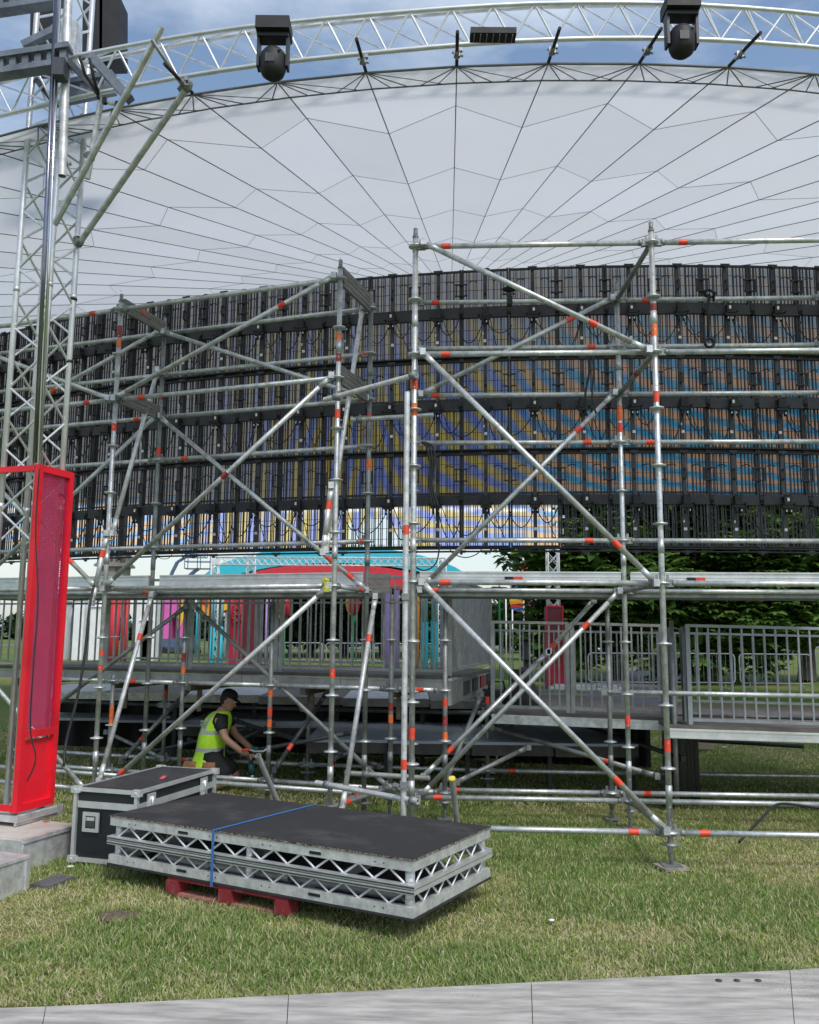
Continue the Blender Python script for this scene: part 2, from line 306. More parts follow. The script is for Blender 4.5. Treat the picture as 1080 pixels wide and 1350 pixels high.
# moving head lights hanging under the truss
def moving_head(x,ytop,y,s,label):
    Y=6.2; c=atY(x,y,Y); t=thing('moving_head_light',label,'stage light',c,'moving head lights on the ring truss')
    mb=MB(); mb.lathe(c,[(.001,-.115),(.05,-.108),(.085,-.08),(.1,-.04),(.103,.02),(.098,.08),(.07,.12),(.02,.13)],24); obj('lamp_head',mb,BLACKM,t)
    mb=MB()
    for d in(-1,1): mb.box(c+[d*.112,0,.10],(.02,.09,.26))
    mb.box(c+[0,0,.225],(.245,.12,.03)); obj('yoke',mb,BLACK,t)
    mb=MB(); mb.box(c+[0,0,.30],(.26,.2,.10)); mb.box(c+[0,0,.36],(.2,.05,.04)); obj('base',mb,BLACKM,t)
    mb=MB(); mb.box(c+[-.01,-.101,.0],(.07,.008,.07)); mb.tube(c+[.06,-.085,.07],c+[.06,-.1,.07],.01,8); obj('lens_ring',mb,POST,t)
moving_head(360,50,86,1,'black moving head stage light hanging left under the truss')
moving_head(899,50,57,1,'black moving head stage light cut by the top, on the right')
c=atY(650,46,6.3); t=thing('strip_light','flat black fixture clamped to the truss between the lights','stage light',c)
mb=MB(); mb.box(c,(.36,.12,.05)); obj('housing',mb,BLACKM,t); mb=MB(); [mb.box(c+[i*.05,0,-.03],(.006,.1,.014)) for i in range(-3,4)]; obj('cooling_fin',mb,CHR,t)
# ================================================================== VIDEO WALL (back of a curved see-through LED screen)
WC=np.array([3.75,30.45]); WR=20.0; STEP=.03; T0=-.0808; MW=2*WR*math.sin(STEP/2)
zt=atY(900,351,10.5)[2]; zb=atY(900,724,10.5)[2]; PH=(zt-zb)/3
def wpt(t,z,off=0.): return np.array([WC[0]+(WR+off)*math.sin(t),WC[1]-(WR+off)*math.cos(t),z])
wall=thing('video_wall','long curved black video wall seen from behind, hanging under the canopy','video screen',wpt(T0,zb))
def panel_mesh():
    m=MB(); m.m=0; w=MW/2-.002
    for s in(-1,1): m.box((s*(w-.013),0,PH/2),(.024,.06,PH-.004))
    for z in(.014,PH-.014,PH*.5+.09): m.box((0,.01,z),(2*w-.05,.03,.024))
    m.box((0,-.015,.03),(2*w-.05,.03,.014))
    for s in(-1,1):
        for k in range(9): m.box((s*(.06+.0225*k),-.032,.045),(.004,.01,.03))
    m.m=0
    for s in(-1,1):
        for o,wd in((.045,.008),(.104,.011),(.152,.010),(.195,.010),(.238,.008)): m.box((s*o,.0,PH/2),(wd,.016,PH-.05))
    m.m=1
    for s in(-1,1):
        for o in(.125,.212): m.box((s*o-.004,.016,PH/2),(.010,.010,PH-.05))
    m.m=0
    for i in range(1,9): 
        if i!=4: m.box((0,.022,PH*i/9),(2*w-.05,.006,.005))
    return m.mesh('screen_panel',[BLACK,SLAT])
def frame_mesh(f,name,m): b=MB(); f(b); return b.mesh(name,m)
P_PAN=panel_mesh()
P_POST=frame_mesh(lambda b:b.box((0,-.008,PH/2),(.046,.05,PH-.05)),'centre_post',POST)
def f_beam(b):
    for s in(-1,1): b.box((s*.148,-.06,0),(.25,.055,.125)); b.box((s*.284,-.055,0),(.024,.045,.10)); b.tube((s*.290,-.085,-.03),(s*.290,-.085,.05),.014,8)
    b.box((0,-.04,0),(MW-.02,.03,.09))
P_BEAM=frame_mesh(f_beam,'cross_beam',BLACK)
def f_box(b):
    b.box((0,-.115,0),(.09,.06,.105)); b.box((0,-.11,-.07),(.13,.05,.03))
    for s in(-1,1): b.tube((s*.065,-.13,-.05),(s*.09,-.15,-.03),.012,6); b.tube((s*.028,-.13,-.09),(s*.028,-.13,-.16),.015,8); b.tube((s*.03,-.13,.06),(s*.03,-.13,.075),.01,6)
P_BOX=frame_mesh(f_box,'power_box',BLACKM)
def f_lab(b): b.box((0,-.147,.012),(.026,.004,.04)); [b.box((s*.028,-.147,-.125),(.012,.004,.02)) for s in(-1,1)]; b.box((.004,-.036,-.34),(.036,.008,.035))
P_LAB=frame_mesh(f_lab,'white_label',WHITE)
def f_lab2(b): b.box((0,-.036,-.34),(.036,.008,.035)); b.box((.03,-.147,-.125),(.012,.004,.02)); b.box((-.02,-.05,-.25),(.014,.01,.03))
P_LAB2=frame_mesh(f_lab2,'white_label',WHITE)
def f_hand(b):
    for s in(-1,1):
        x=s*.062; b.box((x,-.055,0),(.014,.02,.15)); [b.box((x/2+s*.01,-.05,z),(.075,.022,.016)) for z in(-.075,.075)]
P_HAND=frame_mesh(f_hand,'handle',BLACK)
def f_hand2(b):
    b.box((.0,-.085,0),(.02,.016,.12)); [b.box((0,-.055,z),(.02,.06,.014)) for z in(-.06,.06)]
    for s in(-1,1): b.path([(s*.10,-.045,.10),(s*.13,-.06,.115),(s*.17,-.06,.115),(s*.20,-.045,.10)],.007,5)
P_HAND2=frame_mesh(f_hand2,'handle',BLACK)
def f_fit(b):
    b.box((0,-.04,-.01),(.10,.03,.026)); b.tube((-.06,-.045,.002),(.06,-.045,.002),.007,6); b.box((0,-.045,-.03),(.03,.03,.03))
P_FIT=frame_mesh(f_fit,'clamp',BLACK)
def bez(a,b,sag,n=9):
    a=np.array(a,float); b=np.array(b,float); return [a+(b-a)*t+np.array([0,0,-4*sag*t*(1-t)]) for t in np.linspace(0,1,n)]
CAB=[]
for v in range(5):
    b=MB(); r=random.Random(v)
    b.path(bez((-.028,-.13,-.14),(-.30-r.random()*.1,-.09,-.10-r.random()*.25),.12+.2*r.random()),.0065,5)
    b.path(bez((.028,-.13,-.14),(.28+r.random()*.1,-.09,.02-r.random()*.3),.1+.25*r.random()),.0065,5)
    b.path(bez((.06,-.13,-.04),(.15+.1*r.random(),-.07,-.45),.02),.005,5)
    if v%2: b.path([(0,-.13,-.1),(-.03,-.10,-.2),(-.08,-.06,-.38),(-.1,-.05,-.5)],.005,5)
    CAB.append(b.mesh('power_cable',RUBBER))
jr=random.Random(4)
for i in range(-21,9):
    t=T0+i*STEP
    for row in range(3):
        z0=zb+row*PH; pp=wpt(t,z0); p=inst('screen_panel',P_PAN,wall,pp,t)
        def sub(nm,me,x,z):
            o=inst(nm,me,p,pp,0); o.location=(x,0,z); ORG[o.name]=pp; return o
        zm=PH*.49; dz=jr.uniform(-.01,.01)
        sub('centre_post',P_POST,0,0); sub('cross_beam',P_BEAM,0,zm+dz); sub('power_box',P_BOX,jr.uniform(-.012,.012),zm-.01)
        sub('white_label',P_LAB if jr.random()<.6 else P_LAB2,jr.uniform(-.01,.01),zm-.01)
        sub('handle',P_HAND,MW/2,PH*.76); sub('handle',P_HAND2,0,PH*.76); sub('clamp',P_FIT,0,PH-.01 if row==2 else PH); 
        sub('power_cable',CAB[jr.randrange(5)],0,zm-.01)
        if row==0: sub('clamp',P_FIT,jr.choice((0,MW/2)),-.03)
# horizontal carrying rail along the bottom and the row joints
for z,n in((zb-.02,2),(zb+PH,1),(zb+2*PH,1)):
    for dz in((-.018,.018) if n==2 else (-.03,.03)):
        mb=MB(); mb.path([wpt(T0+i*STEP/1,z+dz,.045) for i in np.arange(-21.5,9)],.012,5); obj('carrying_rail',mb,BLACK,wall)
# printed artwork banner on the far side of the panels, given an added glow
def art(pxx,pyy):
    x,y=pxx,pyy; n=fbm(x/90+5,y/120,31,3)-.5
    u=np.maximum(x-470,6.); v=np.maximum(712-y,8.); ph=np.where(x>500,np.sqrt(u*v)/5.4,0)
    ph=np.where((x>500),ph,(x+y*.15)/5.2)+n*3.
    s=.5+.5*np.sin(ph*1.7); s=np.clip((s-.5)*2.2+.5,0,1)[...,None]
    rt_=np.clip((x-640)/120,0,1)[...,None]
    warm=np.array([.36,.29,.07])*(1-rt_)+np.array([.46,.27,.16])*rt_; cool=np.array([.13,.18,.46])*(1-rt_)+np.array([.035,.25,.44])*rt_
    c=warm*s+cool*(1-s); lf_=np.clip((300-x)/60,0,1)[...,None]; sl_=np.clip((np.sin(y*.42+x*.13+n*5)*2.2+1)/2,0,1)[...,None]; c=c*(1-lf_)+(np.array([.50,.30,.14])*sl_+np.array([.12,.30,.52])*(1-sl_))*lf_; wb_=(np.clip(1-np.abs(y-672)/4,0,1)*np.clip((fbm(x/16,y/9,77,2)-.35)*4,0,1))[...,None]; c=c*(1-wb_)+np.array([.75,.78,.72])*wb_; lowb=np.clip((y-664)/6,0,1)[...,None]; c=c*(1-lowb*.1)+np.array([.62,.66,.66])*lowb*.1; g=np.array([.30,.31,.335])
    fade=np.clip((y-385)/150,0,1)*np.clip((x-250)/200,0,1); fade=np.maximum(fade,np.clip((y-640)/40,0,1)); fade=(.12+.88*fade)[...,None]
    return c*fade+g*(1-fade)
BAN=mat_attr('glowing_banner_print',.6,.25)
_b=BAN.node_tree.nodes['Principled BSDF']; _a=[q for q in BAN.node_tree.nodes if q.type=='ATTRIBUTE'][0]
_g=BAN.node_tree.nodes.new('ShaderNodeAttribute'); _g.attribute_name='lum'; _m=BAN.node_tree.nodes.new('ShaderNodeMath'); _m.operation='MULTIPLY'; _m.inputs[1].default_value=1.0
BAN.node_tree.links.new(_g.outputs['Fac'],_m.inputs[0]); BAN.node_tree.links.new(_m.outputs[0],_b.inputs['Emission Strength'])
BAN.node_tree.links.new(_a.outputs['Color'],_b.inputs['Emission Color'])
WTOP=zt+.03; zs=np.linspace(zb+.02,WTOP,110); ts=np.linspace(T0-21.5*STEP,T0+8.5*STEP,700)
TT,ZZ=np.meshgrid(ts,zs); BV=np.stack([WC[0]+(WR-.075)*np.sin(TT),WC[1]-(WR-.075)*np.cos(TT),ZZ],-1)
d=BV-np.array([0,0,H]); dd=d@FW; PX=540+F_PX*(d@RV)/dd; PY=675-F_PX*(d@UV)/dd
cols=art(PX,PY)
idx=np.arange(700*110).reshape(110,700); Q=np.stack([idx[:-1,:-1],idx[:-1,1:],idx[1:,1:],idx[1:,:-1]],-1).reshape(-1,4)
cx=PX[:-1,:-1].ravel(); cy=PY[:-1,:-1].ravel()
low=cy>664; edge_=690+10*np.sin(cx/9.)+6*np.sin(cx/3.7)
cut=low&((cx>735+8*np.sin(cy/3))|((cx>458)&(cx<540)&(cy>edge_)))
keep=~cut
ban=np_mesh('glowing_banner',BV.reshape(-1,3),Q[keep],4,BAN,parent=wall,cols=cols.reshape(-1,3))

lum=(.34+1.35*np.clip((PY-662)/8,0,1)).ravel(); la=ban.data.attributes.new('lum','FLOAT','POINT'); la.data.foreach_set('value',lum.astype('f4'))  # added glow, stronger in the low strip to stand for daylight coming through
# ================================================================== SCAFFOLDING
ZL=lambda n:.275+.5*n
RT=.0242
rb=MB(); rb.lathe((0,0,0),[(.024,-.012),(.062,-.006),(.064,.005),(.03,.012),(.024,.02)],12)
ROS=rb.mesh('rosette',GALV)
wb=MB(); wb.box((.055,0,.0),(.07,.034,.062)); wb.box((.045,0,.045),(.022,.006,.05)); wb.tube((.08,0,0),(.115,0,0),.027,10)
WEDGE=wb.mesh('wedge_head',GALVD)
sp=MB(); sp.tube((0,0,0),(0,0,.09),.0195,10); sp.tube((0,0,.0),(0,0,.02),.027,10)
SPIG=sp.mesh('spigot',GALVD)
bj=MB(); bj.box((0,0,.028),(.15,.15,.008)); bj.tube((0,0,.01),(0,0,.28),.017,10); bj.lathe((0,0,.17),[(.02,0),(.055,.006),(.055,.018),(.025,.03)],10); [bj.box((s*.06,0,.186),(.05,.018,.014)) for s in(-1,1)]
JACK=bj.mesh('base_jack',GALVD)
tb=MB(); tb.tube((0,0,-.04),(0,0,.04),.0262,12,cap=False); TAPEM=[tb.mesh('tape_band',m) for m in(TAPE,TAPEO,TAPED)]
def band(parent,a,b,t,kind=0,ln=1.):
    a=np.array(a,float); b=np.array(b,float); p=a+(b-a)*t; q=Vector(b-a).to_track_quat('Z','Y').to_euler()
    return inst('tape_band',TAPEM[kind],parent,p,rot=q,sc=(1,1,ln))
def upright(parent,X,Y,z0,z1,lv,tapes=(),m=None,jack=True,r=RT,gz0=0.):
    mb=MB(); mb.tube((X,Y,z0),(X,Y,z1),r,14)
    for z in np.arange(ZL(0)+.25,z1,2.0): mb.tube((X,Y,z),(X,Y,z+.12),r+.003,12)
    for l in lv:                                                    # tiny punched holes
        mb.box((X,Y-r,ZL(l)+.2),(.01,.004,.01))
    u=obj('upright',mb,m or GALV,parent)
    for l in lv: inst('rosette',ROS,u,(X,Y,ZL(l)))
    inst('spigot',SPIG,u,(X,Y,z1))
    if jack: inst('base_jack',JACK,u,(X,Y,gz0))
    for t in tapes: band(u,(X,Y,t[0]-.05),(X,Y,t[0]+.05),.5,t[1] if len(t)>1 else 0,t[2] if len(t)>2 else 1)
    return u
def ledger(parent,a,b,tapes=(),m=None,nm='ledger',ends=True,r=RT):
    a=np.array(a,float); b=np.array(b,float); t=nrm(b-a); mb=MB(); g=.1 if ends else 0; mb.tube(a+t*g,b-t*g,r,14); l=obj(nm,mb,m or GALV,parent)
    if ends:
        an=math.atan2(t[1],t[0]); inst('wedge_head',WEDGE,l,a,an); inst('wedge_head',WEDGE,l,b,an+math.pi)
    for q in tapes: band(l,a,b,q[0] if isinstance(q,tuple) else q,q[1] if isinstance(q,tuple) else 0)
    return l
def brace(parent,a,b,tapes=(),m=None,off=.06,r=RT,nm='diagonal_brace'):
    a=np.array(a,float); b=np.array(b,float); t=nrm(b-a); mb=MB(); e=.16
    mb.tube(a+t*e,b-t*e,r,14)
    for p,d in((a,t),(b,-t)):
        s=nrm(np.cross(d,(0,1,0))); n_=np.cross(s,d)
        v=[p+d*e+r*(s*math.cos(q)+n_*math.sin(q)) for q in np.arange(8)*math.pi/4]; w=[p+d*.03+(.030*s*math.cos(q)+.008*n_*math.sin(q)) for q in np.arange(8)*math.pi/4]
        mb.loft([v,w]); mb.box(p,(.05,.07,.06)); mb.tube(p+n_*.03,p-n_*.03,.012,8)
    l=obj(nm,mb,m or GALV,parent)
    for q in tapes: band(l,a,b,q[0] if isinstance(q,tuple) else q,q[1] if isinstance(q,tuple) else 0)
    return l
def V3(p,z): return np.array([p[0],p[1],z])
A=(.034,7.409);B=(2.115,7.292);Cc=(2.127,8.633);A2=(.046,8.75);D=(-3.129,9.008);Eu=(-.696,8.134);Fu=(-2.867,9.76);G=(-.428,8.914)
off=lambda p,q,k:(p[0]+(q[0]-p[0])*k,p[1]+(q[1]-p[1])*k)
DL=off(D,Eu,-1); FL=off(Fu,G,-1); BR=off(A,B,2); CR=off(A2,Cc,2)
lt=thing('scaffold_tower','galvanised scaffold tower on the left with stacked grey end boards and crossing braces','scaffold',(D[0],D[1],0),'scaffold towers')
rtw=thing('scaffold_tower','tallest galvanised scaffold tower on the right with long X braces over the grass','scaffold',(A[0],A[1],0),'scaffold towers')
L10=range(0,11)
upright(lt,*D,.12,ZL(10)+.08,L10,[(ZL(9)+.25,2,1.6),(ZL(9)+.12,1,1),(ZL(7)+.2,0,1),(ZL(2)+.35,0,.6),(ZL(2)+.2,0,.6)])
upright(lt,*Eu,.12,ZL(10)+.1,L10,[(ZL(9)-.1,1,1.1),(ZL(9)-.3,2,1),(ZL(8)-.36,0,1.1),(ZL(2)+.2,0,1.)])
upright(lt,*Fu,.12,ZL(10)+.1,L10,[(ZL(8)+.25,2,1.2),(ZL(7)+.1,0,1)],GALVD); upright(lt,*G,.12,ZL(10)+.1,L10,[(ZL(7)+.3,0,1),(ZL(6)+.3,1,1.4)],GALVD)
upright(lt,*DL,.12,ZL(10)+.08,L10); upright(lt,*FL,.12,ZL(10)+.08,L10)
upright(rtw,*A,.12,ZL(10)+.08,L10,[(ZL(8)-.28,0,1),(ZL(8)-.5,1,1.4),(ZL(2)-.25,0,1.1)])
upright(rtw,*B,.12,ZL(10)+.1,L10,[(ZL(9)-.12,2,1.4),(ZL(9)-.3,1,1.4),(ZL(7)+.1,0,1.2),(ZL(2)-.32,0,1.2)])
upright(rtw,*Cc,.12,ZL(10)+.1,L10,[(ZL(8)-.2,1,2),(ZL(7)+.15,0,1.2),(ZL(2)-.25,0,1.2)])
upright(rtw,*A2,.12,ZL(10)+.1,L10); upright(rtw,*BR,.12,ZL(10)+.1,L10); upright(rtw,*CR,.12,ZL(10)+.1,L10)
PADM=mat('muddy_sole_board',(.30,.27,.22),.85,.1,.35,9,.3,60)
for par,(a,b) in((rtw,B),(rtw,A),(lt,Eu),(rtw,Cc),(lt,G)):
    mb=MB(); w=nrm([1,.25,0]); mb.box((a,b,.012),(.22,.2,.022),(w,(-w[1],w[0],0),(0,0,1))); obj('sole_board',mb,PADM,par)
# ledgers
for l in(10,8,4,0):
    ledger(rtw,V3(A,ZL(l)),V3(B,ZL(l)),[.13] if l in(10,8,4) else [.86]); ledger(rtw,V3(B,ZL(l)),V3(BR,ZL(l)),[.13] if l in(10,0) else [])
    ledger(lt,V3(D,ZL(l)),V3(Eu,ZL(l)),[{8:.13,4:.0}.get(l,0)] if l==8 else []); ledger(lt,V3(DL,ZL(l)),V3(D,ZL(l)),[.86] if l in(10,8) else [])
for l in(10,9,8,7,5,4,0):
    rt1={10:.1,9:.87,7:.13,8:.0,5:.84,4:.1,0:.12}.get(l); t_=[rt1] if rt1 else []
    if l==8: t_=[.1]
    if l==7: t_=[.84]
    ledger(rtw,V3(A2,ZL(l)),V3(Cc,ZL(l)),t_)
    ledger(rtw,V3(Cc,ZL(l)),V3(CR,ZL(l)),[.14] if l in(10,7) else [])
    ledger(lt,V3(Fu,ZL(l)),V3(G,ZL(l)),[(.14,0)] if l in(7,) else ([(.97,0)] if l in(9,8,5) else []),None); ledger(lt,V3(FL,ZL(l)),V3(Fu,ZL(l)),[.88] if l==8 else [])
for l in(10,8,4,0):
    ledger(rtw,V3(B,ZL(l)),V3(Cc,ZL(l)),[(.45,2)] if l==8 else [],GALVD,'transverse_ledger'); ledger(rtw,V3(A,ZL(l)),V3(A2,ZL(l)),[],None,'transverse_ledger'); ledger(rtw,V3(BR,ZL(l)),V3(CR,ZL(l)),[],None,'transverse_ledger')
    if l in(4,0): ledger(lt,V3(D,ZL(l)),V3(Fu,ZL(l)),[.8] if l==4 else [],None,'transverse_ledger'); ledger(lt,V3(Eu,ZL(l)),V3(G,ZL(l)),[.75],None,'transverse_ledger')
# braces (front face a little proud of the rosettes)
fo=lambda p,z,k=-.06:np.array([p[0],p[1]+k,z])
brace(rtw,fo(A,ZL(10)+.01)+[.07,0,0],fo(B,ZL(8))-[.07,0,0],[.76]); brace(rtw,fo(A,ZL(8))+[.07,0,0],fo(B,ZL(4))-[.07,0,0],[.84]); brace(rtw,fo(A,ZL(4))+[.07,0,0],fo(B,ZL(0)+.03)-[.05,0,0],[.81])
brace(rtw,fo(A2,ZL(8))+[.06,0,0],fo(Cc,ZL(10))-[.06,0,0],[.78]); brace(rtw,fo(A2,ZL(4))+[.06,0,0],fo(Cc,ZL(8))-[.06,0,0],[.81]); brace(rtw,fo(A2,ZL(0))+[.06,0,0],fo(Cc,ZL(4))-[.06,0,0],[.83])
brace(rtw,fo(BR,ZL(10)),fo(BR,ZL(10))+[.9,0,-.5])
brace(lt,fo(D,ZL(8)),fo(Eu,ZL(10))-[.06,0,0],[.78]); brace(lt,fo(D,ZL(4)),fo(Eu,ZL(8))-[.06,0,0],[(.55,2)]); brace(lt,fo(D,ZL(0))+[.1,0,.0],fo(Eu,ZL(4))-[.04,0,0],[.1])
brace(lt,fo(DL,ZL(10)),fo(D,ZL(8))-[.06,0,0],[.63]); brace(lt,fo(DL,ZL(8)),fo(D,ZL(4))-[.06,0,0],[.86]); brace(lt,fo(DL,ZL(4)),fo(D,ZL(0))-[.06,0,0])
brace(lt,fo(Fu,ZL(10)),fo(G,ZL(8))-[.03,0,0]); brace(lt,fo(Fu,ZL(8)),fo(G,ZL(4)),[.93,.84])
brace(lt,fo(FL,ZL(8)),fo(Fu,ZL(10))-[.06,0,0],[(.43,0)]); brace(lt,fo(FL,ZL(4)),fo(Fu,ZL(8))-[.03,0,0],[])
def lean(parent,a,b,tapes=(),m=None,nm='transverse_brace'): return brace(parent,atY(*a),atY(*b),tapes,m or ALUD,nm=nm)
lean(lt,(208,487,9.72),(148,703,9.0)); lean(lt,(141,703,8.93),(121,795,8.85),[.3]); lean(lt,(200,784,9.7),(131,1029,8.92),[.25])
lean(lt,(478,405,8.85),(430,725,8.05),[]); lean(lt,(437,640,8.07),(426,728,8.02),[.3]); lean(lt,(495,786,8.85),(451,1068,8.05),[.22])
# end boards (two planks each)
def endboard(parent,p,q,z,h,up=.0,red=False):
    for k in(0,1):
        mb=MB(); hh=h/2-.006; zc=z+up+h/2+(k-.5)*h/1.0*.5+0*k; a=V3(off(p,q,.06),z+up+(k+.5)*h/2); b=V3(off(p,q,.95),z+up+(k+.5)*h/2)
        mb.beam(a,b,.03,hh); mb.beam(a-[0,.0,0],b,.036,.01); bo=obj('toe_board',mb,BOARD,parent)
        if red and k==1:
            m2=MB(); c=a+(b-a)*.45; m2.beam(c-(b-a)*.06+[.019,-.003,0],c+(b-a)*.06+[.019,-.003,0],.004,hh*.5); obj('red_mark',m2,TAPE,bo)
endboard(lt,D,Fu,ZL(10)-.01,.15,.0,True); endboard(lt,Eu,G,ZL(10)-.06,.2); endboard(lt,D,Fu,ZL(8)-.03,.16); endboard(lt,Eu,G,ZL(8)-.05,.19); endboard(lt,G,off(G,A2,.52),ZL(4)-.03,.2)
# long aluminium side boards at walkway level
def sideboard(parent,p,q,tag_at=None):
    mb=MB(); z0=ZL(4)+.05; a=V3(p,z0+.07); b=V3(q,z0+.07); mb.beam(a,b,.03,.135); mb.beam(a+[0,-.02,.06],b+[0,-.02,.06],.02,.014); mb.beam(a+[0,-.02,-.06],b+[0,-.02,-.06],.02,.014); mb.beam(a+[0,-.018,.015],b+[0,-.018,.015],.008,.006)
    s=obj('side_board',mb,ALU,parent)
    if tag_at:
        c=a+(b-a)*tag_at; t=nrm(b-a)
        m2=MB(); m2.box(c+[0,-.034,-.005],(.09,.004,.042)); obj('red_label',m2,TAPE,s); m2=MB(); m2.box(c-t*.09+[0,-.034,-.005],(.085,.004,.04)); obj('black_label',m2,BLACKM,s)
sideboard(lt,off(Fu,G,-.98),off(Fu,G,-.015)); sideboard(lt,off(Fu,G,.04),off(Fu,G,.985)); sideboard(rtw,off(A2,Cc,.03),off(A2,Cc,.985),.49); sideboard(rtw,off(A2,Cc,1.03),off(A2,Cc,1.98),.34)
# walkway planks behind the rear ledgers
for (p,q,par) in((FL,Fu,lt),(Fu,G,lt),(A2,Cc,rtw),(Cc,CR,rtw)):
    for k in(0,1):
        mb=MB(); d_=np.array([q[0]-p[0],q[1]-p[1]]); n_=np.array([-d_[1],d_[0]])/np.linalg.norm(d_); o_=n_*(.18+.33*k)
        a=np.array([*(np.array(p)+o_+d_*.02),ZL(4)-.03]); b=np.array([*(np.array(q)+o_-d_*.02),ZL(4)-.03]); mb.beam(a,b,.31,.06); mb.beam(a+[*(-n_*.15),.015],b+[*(-n_*.15),.015],.012,.03); obj('deck_plank',mb,GALVD,par)
# wheel / loose tube couplers
cpl=MB(); cpl.tube((-.03,0,0),(.03,0,0),.034,10); cpl.box((0,.03,.0),(.05,.03,.06)); cpl.tube((0,.03,-.035),(0,.03,.06),.009,6); cpl.box((0,.035,.05),(.024,.024,.018))
COUP=cpl.mesh('coupler',GALVD)
def loose(label,a,b,m=None,coup=(),r=.0242,hollow=True,tapes=(),cap_col=None,group='loose scaffold tubes'):
    a=np.array(a,float); b=np.array(b,float); t=thing('scaffold_tube',label,'scaffold tube',a if a[2]<b[2] else b,group)
    mb=MB(); (mb.hollow if hollow else mb.tube)(a,b,r); tu=obj('tube',mb,m or ALUD,t)
    for c in coup: inst('coupler',COUP,t,a+(b-a)*c,rot=Vector(b-a).to_track_quat('X','Z').to_euler())
    for q in tapes: band(t,a,b,q)
    if cap_col: mb=MB(); d=nrm(b-a); mb.tube(b-d*.02,b+d*.004,r+.002,12); obj('end_cap',mb,cap_col,t)
loose('grey tube clamped level between the two towers at mid height',atY(428,527,8.0),atY(549,494,7.3),coup=(.14,.97))
loose('short thin tube clamped behind the centre uprights below the grey tube',atY(463,553.5,8.75),atY(572,547,8.6),coup=(.1,.72),m=GALV)
loose('bright vertical tube clamped hard against the centre upright',atY(537,517,7.33),atY(532,1076,7.33),tapes=(.34,.885),coup=(.93,.5))
loose('grey tube clamped low and level, open end above the black deck',atY(417,1032,7.95),atY(551,1057,7.25),coup=(.12,.96))
loose('short tube clamped low behind the centre upright near the grass',atY(455,1019,8.7),atY(567,1026,8.55),coup=(.25,),m=ALUBOARD)
loose('short dark tube running diagonally under the low clamped tube',atY(427,1068,8.0),atY(522,1035,8.9),coup=(.9,),m=GALVD,tapes=(.3,))
loose('leaning tube with open top standing up behind the black deck stack, left',atY(368,1062,7.7),atY(340,996,7.4),m=ALUBOARD)
loose('leaning tube with yellow end standing behind the right corner of the deck stack',atY(603,1086,7.2),atY(596,1026,7.0),m=ALUBOARD,cap_col=mat('yellow_paint',(.75,.6,.08),.5))
# yellow coupler on the left tower
mb=MB(); c=V3(Eu,ZL(4))+[-.07,-.06,0]; mb.box(c,(.05,.06,.07)); mb.tube(c+[-.03,0,.06],c+[.03,0,.04],.02,8); mb.box(c+[.01,-.03,-.04],(.05,.04,.04)); mb.tube(c+[-.02,-.04,.0],c+[-.02,-.04,.07],.01,6); mb.box(c+[-.02,-.04,.06],(.025,.025,.02))
obj('yellow_coupler',mb,mat('yellow_green_coupler',(.5,.5,.06),.5,.2,.3,30),lt)
# third row of uprights, under and before the stage platform
row3=lambda X:9.0-.335*(X-.35)
def r3(pxx): k=(pxx-540)/F_PX; Y=9.117/(1+.335*k); return (k*Y,Y)
st=thing('stage_platform','long raised stage platform with grey guardrails carried by scaffold legs','stage',(*r3(362),0))
U3=[r3(x) for x in(60,158,248,362,518,588)]
for i,u in enumerate(U3):
    top=ZL(4)-.12 if i in(2,3,4,5) else 1.25
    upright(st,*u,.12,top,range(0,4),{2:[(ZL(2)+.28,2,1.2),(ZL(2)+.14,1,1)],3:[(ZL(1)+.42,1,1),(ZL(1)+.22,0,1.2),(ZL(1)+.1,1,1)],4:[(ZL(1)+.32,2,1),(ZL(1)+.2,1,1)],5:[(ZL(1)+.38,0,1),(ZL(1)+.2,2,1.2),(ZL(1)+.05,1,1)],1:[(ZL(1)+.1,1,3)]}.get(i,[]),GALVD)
for i in range(5):
    for l in(2,0): ledger(st,V3(U3[i],ZL(l)),V3(U3[i+1],ZL(l)),{(1,2):[.3],(4,2):[.55],(2,0):[.35]}.get((i,l),[]))
brace(st,V3(U3[2],ZL(4)-.15),V3(U3[0],ZL(1)),m=GALVD); brace(st,V3(U3[2],ZL(4)-.15)+[.1,0,0],V3(U3[4],ZL(0)),m=GALVD)
R4=[(-5.2,11.9),(-3.05,11.2),(-1.2,10.8),(.93,10.45),(2.95,10.3),(5.2,10.2)]
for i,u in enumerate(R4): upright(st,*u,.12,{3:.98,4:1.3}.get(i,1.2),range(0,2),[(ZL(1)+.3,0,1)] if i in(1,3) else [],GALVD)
for i in range(5):
    ledger(st,V3(R4[i],ZL(0)),V3(R4[i+1],ZL(0)),[.14],); ledger(st,V3(R4[i],ZL(1)+.15),V3(R4[i+1],ZL(1)+.15),[],DARKST)
def dk(a,b,tapes=(),m=DARKST): return brace(st,atY(*a),atY(*b),tapes,m)
dk((253,905,10.6),(160,1003,9.6),[.73]); dk((432,912,10.2),(362,1015,9.5),[.73]); dk((649,959,10.4),(866,1023,8.9),[.74],GALVD); dk((697,985,9.8),(603,1031,9.2),(),GALVD)
dk((722,860,9.3),(558,1024,9.0),[.79],GALV); dk((783,792,9.4),(724,858,9.3),[.9],GALV); dk((635,915,9.9),(590,1025,9.3),(),GALVD)
dk((250,1005,11),(470,965,9.8)); dk((310,950,11.2),(500,1010,10)); dk((250,975,12),(330,1000,10.4)); dk((360,955,11),(300,985,11.8)); dk((560,985,12),(640,1008,10.6)); dk((757,952,11.3),(900,1000,9.6),(),BLACK)
dk((540,965,11.4),(440,1000,10)); dk((165,1000,12),(330,960,11.4)); dk((215,1000,11),(140,965,12),(),GALVD)
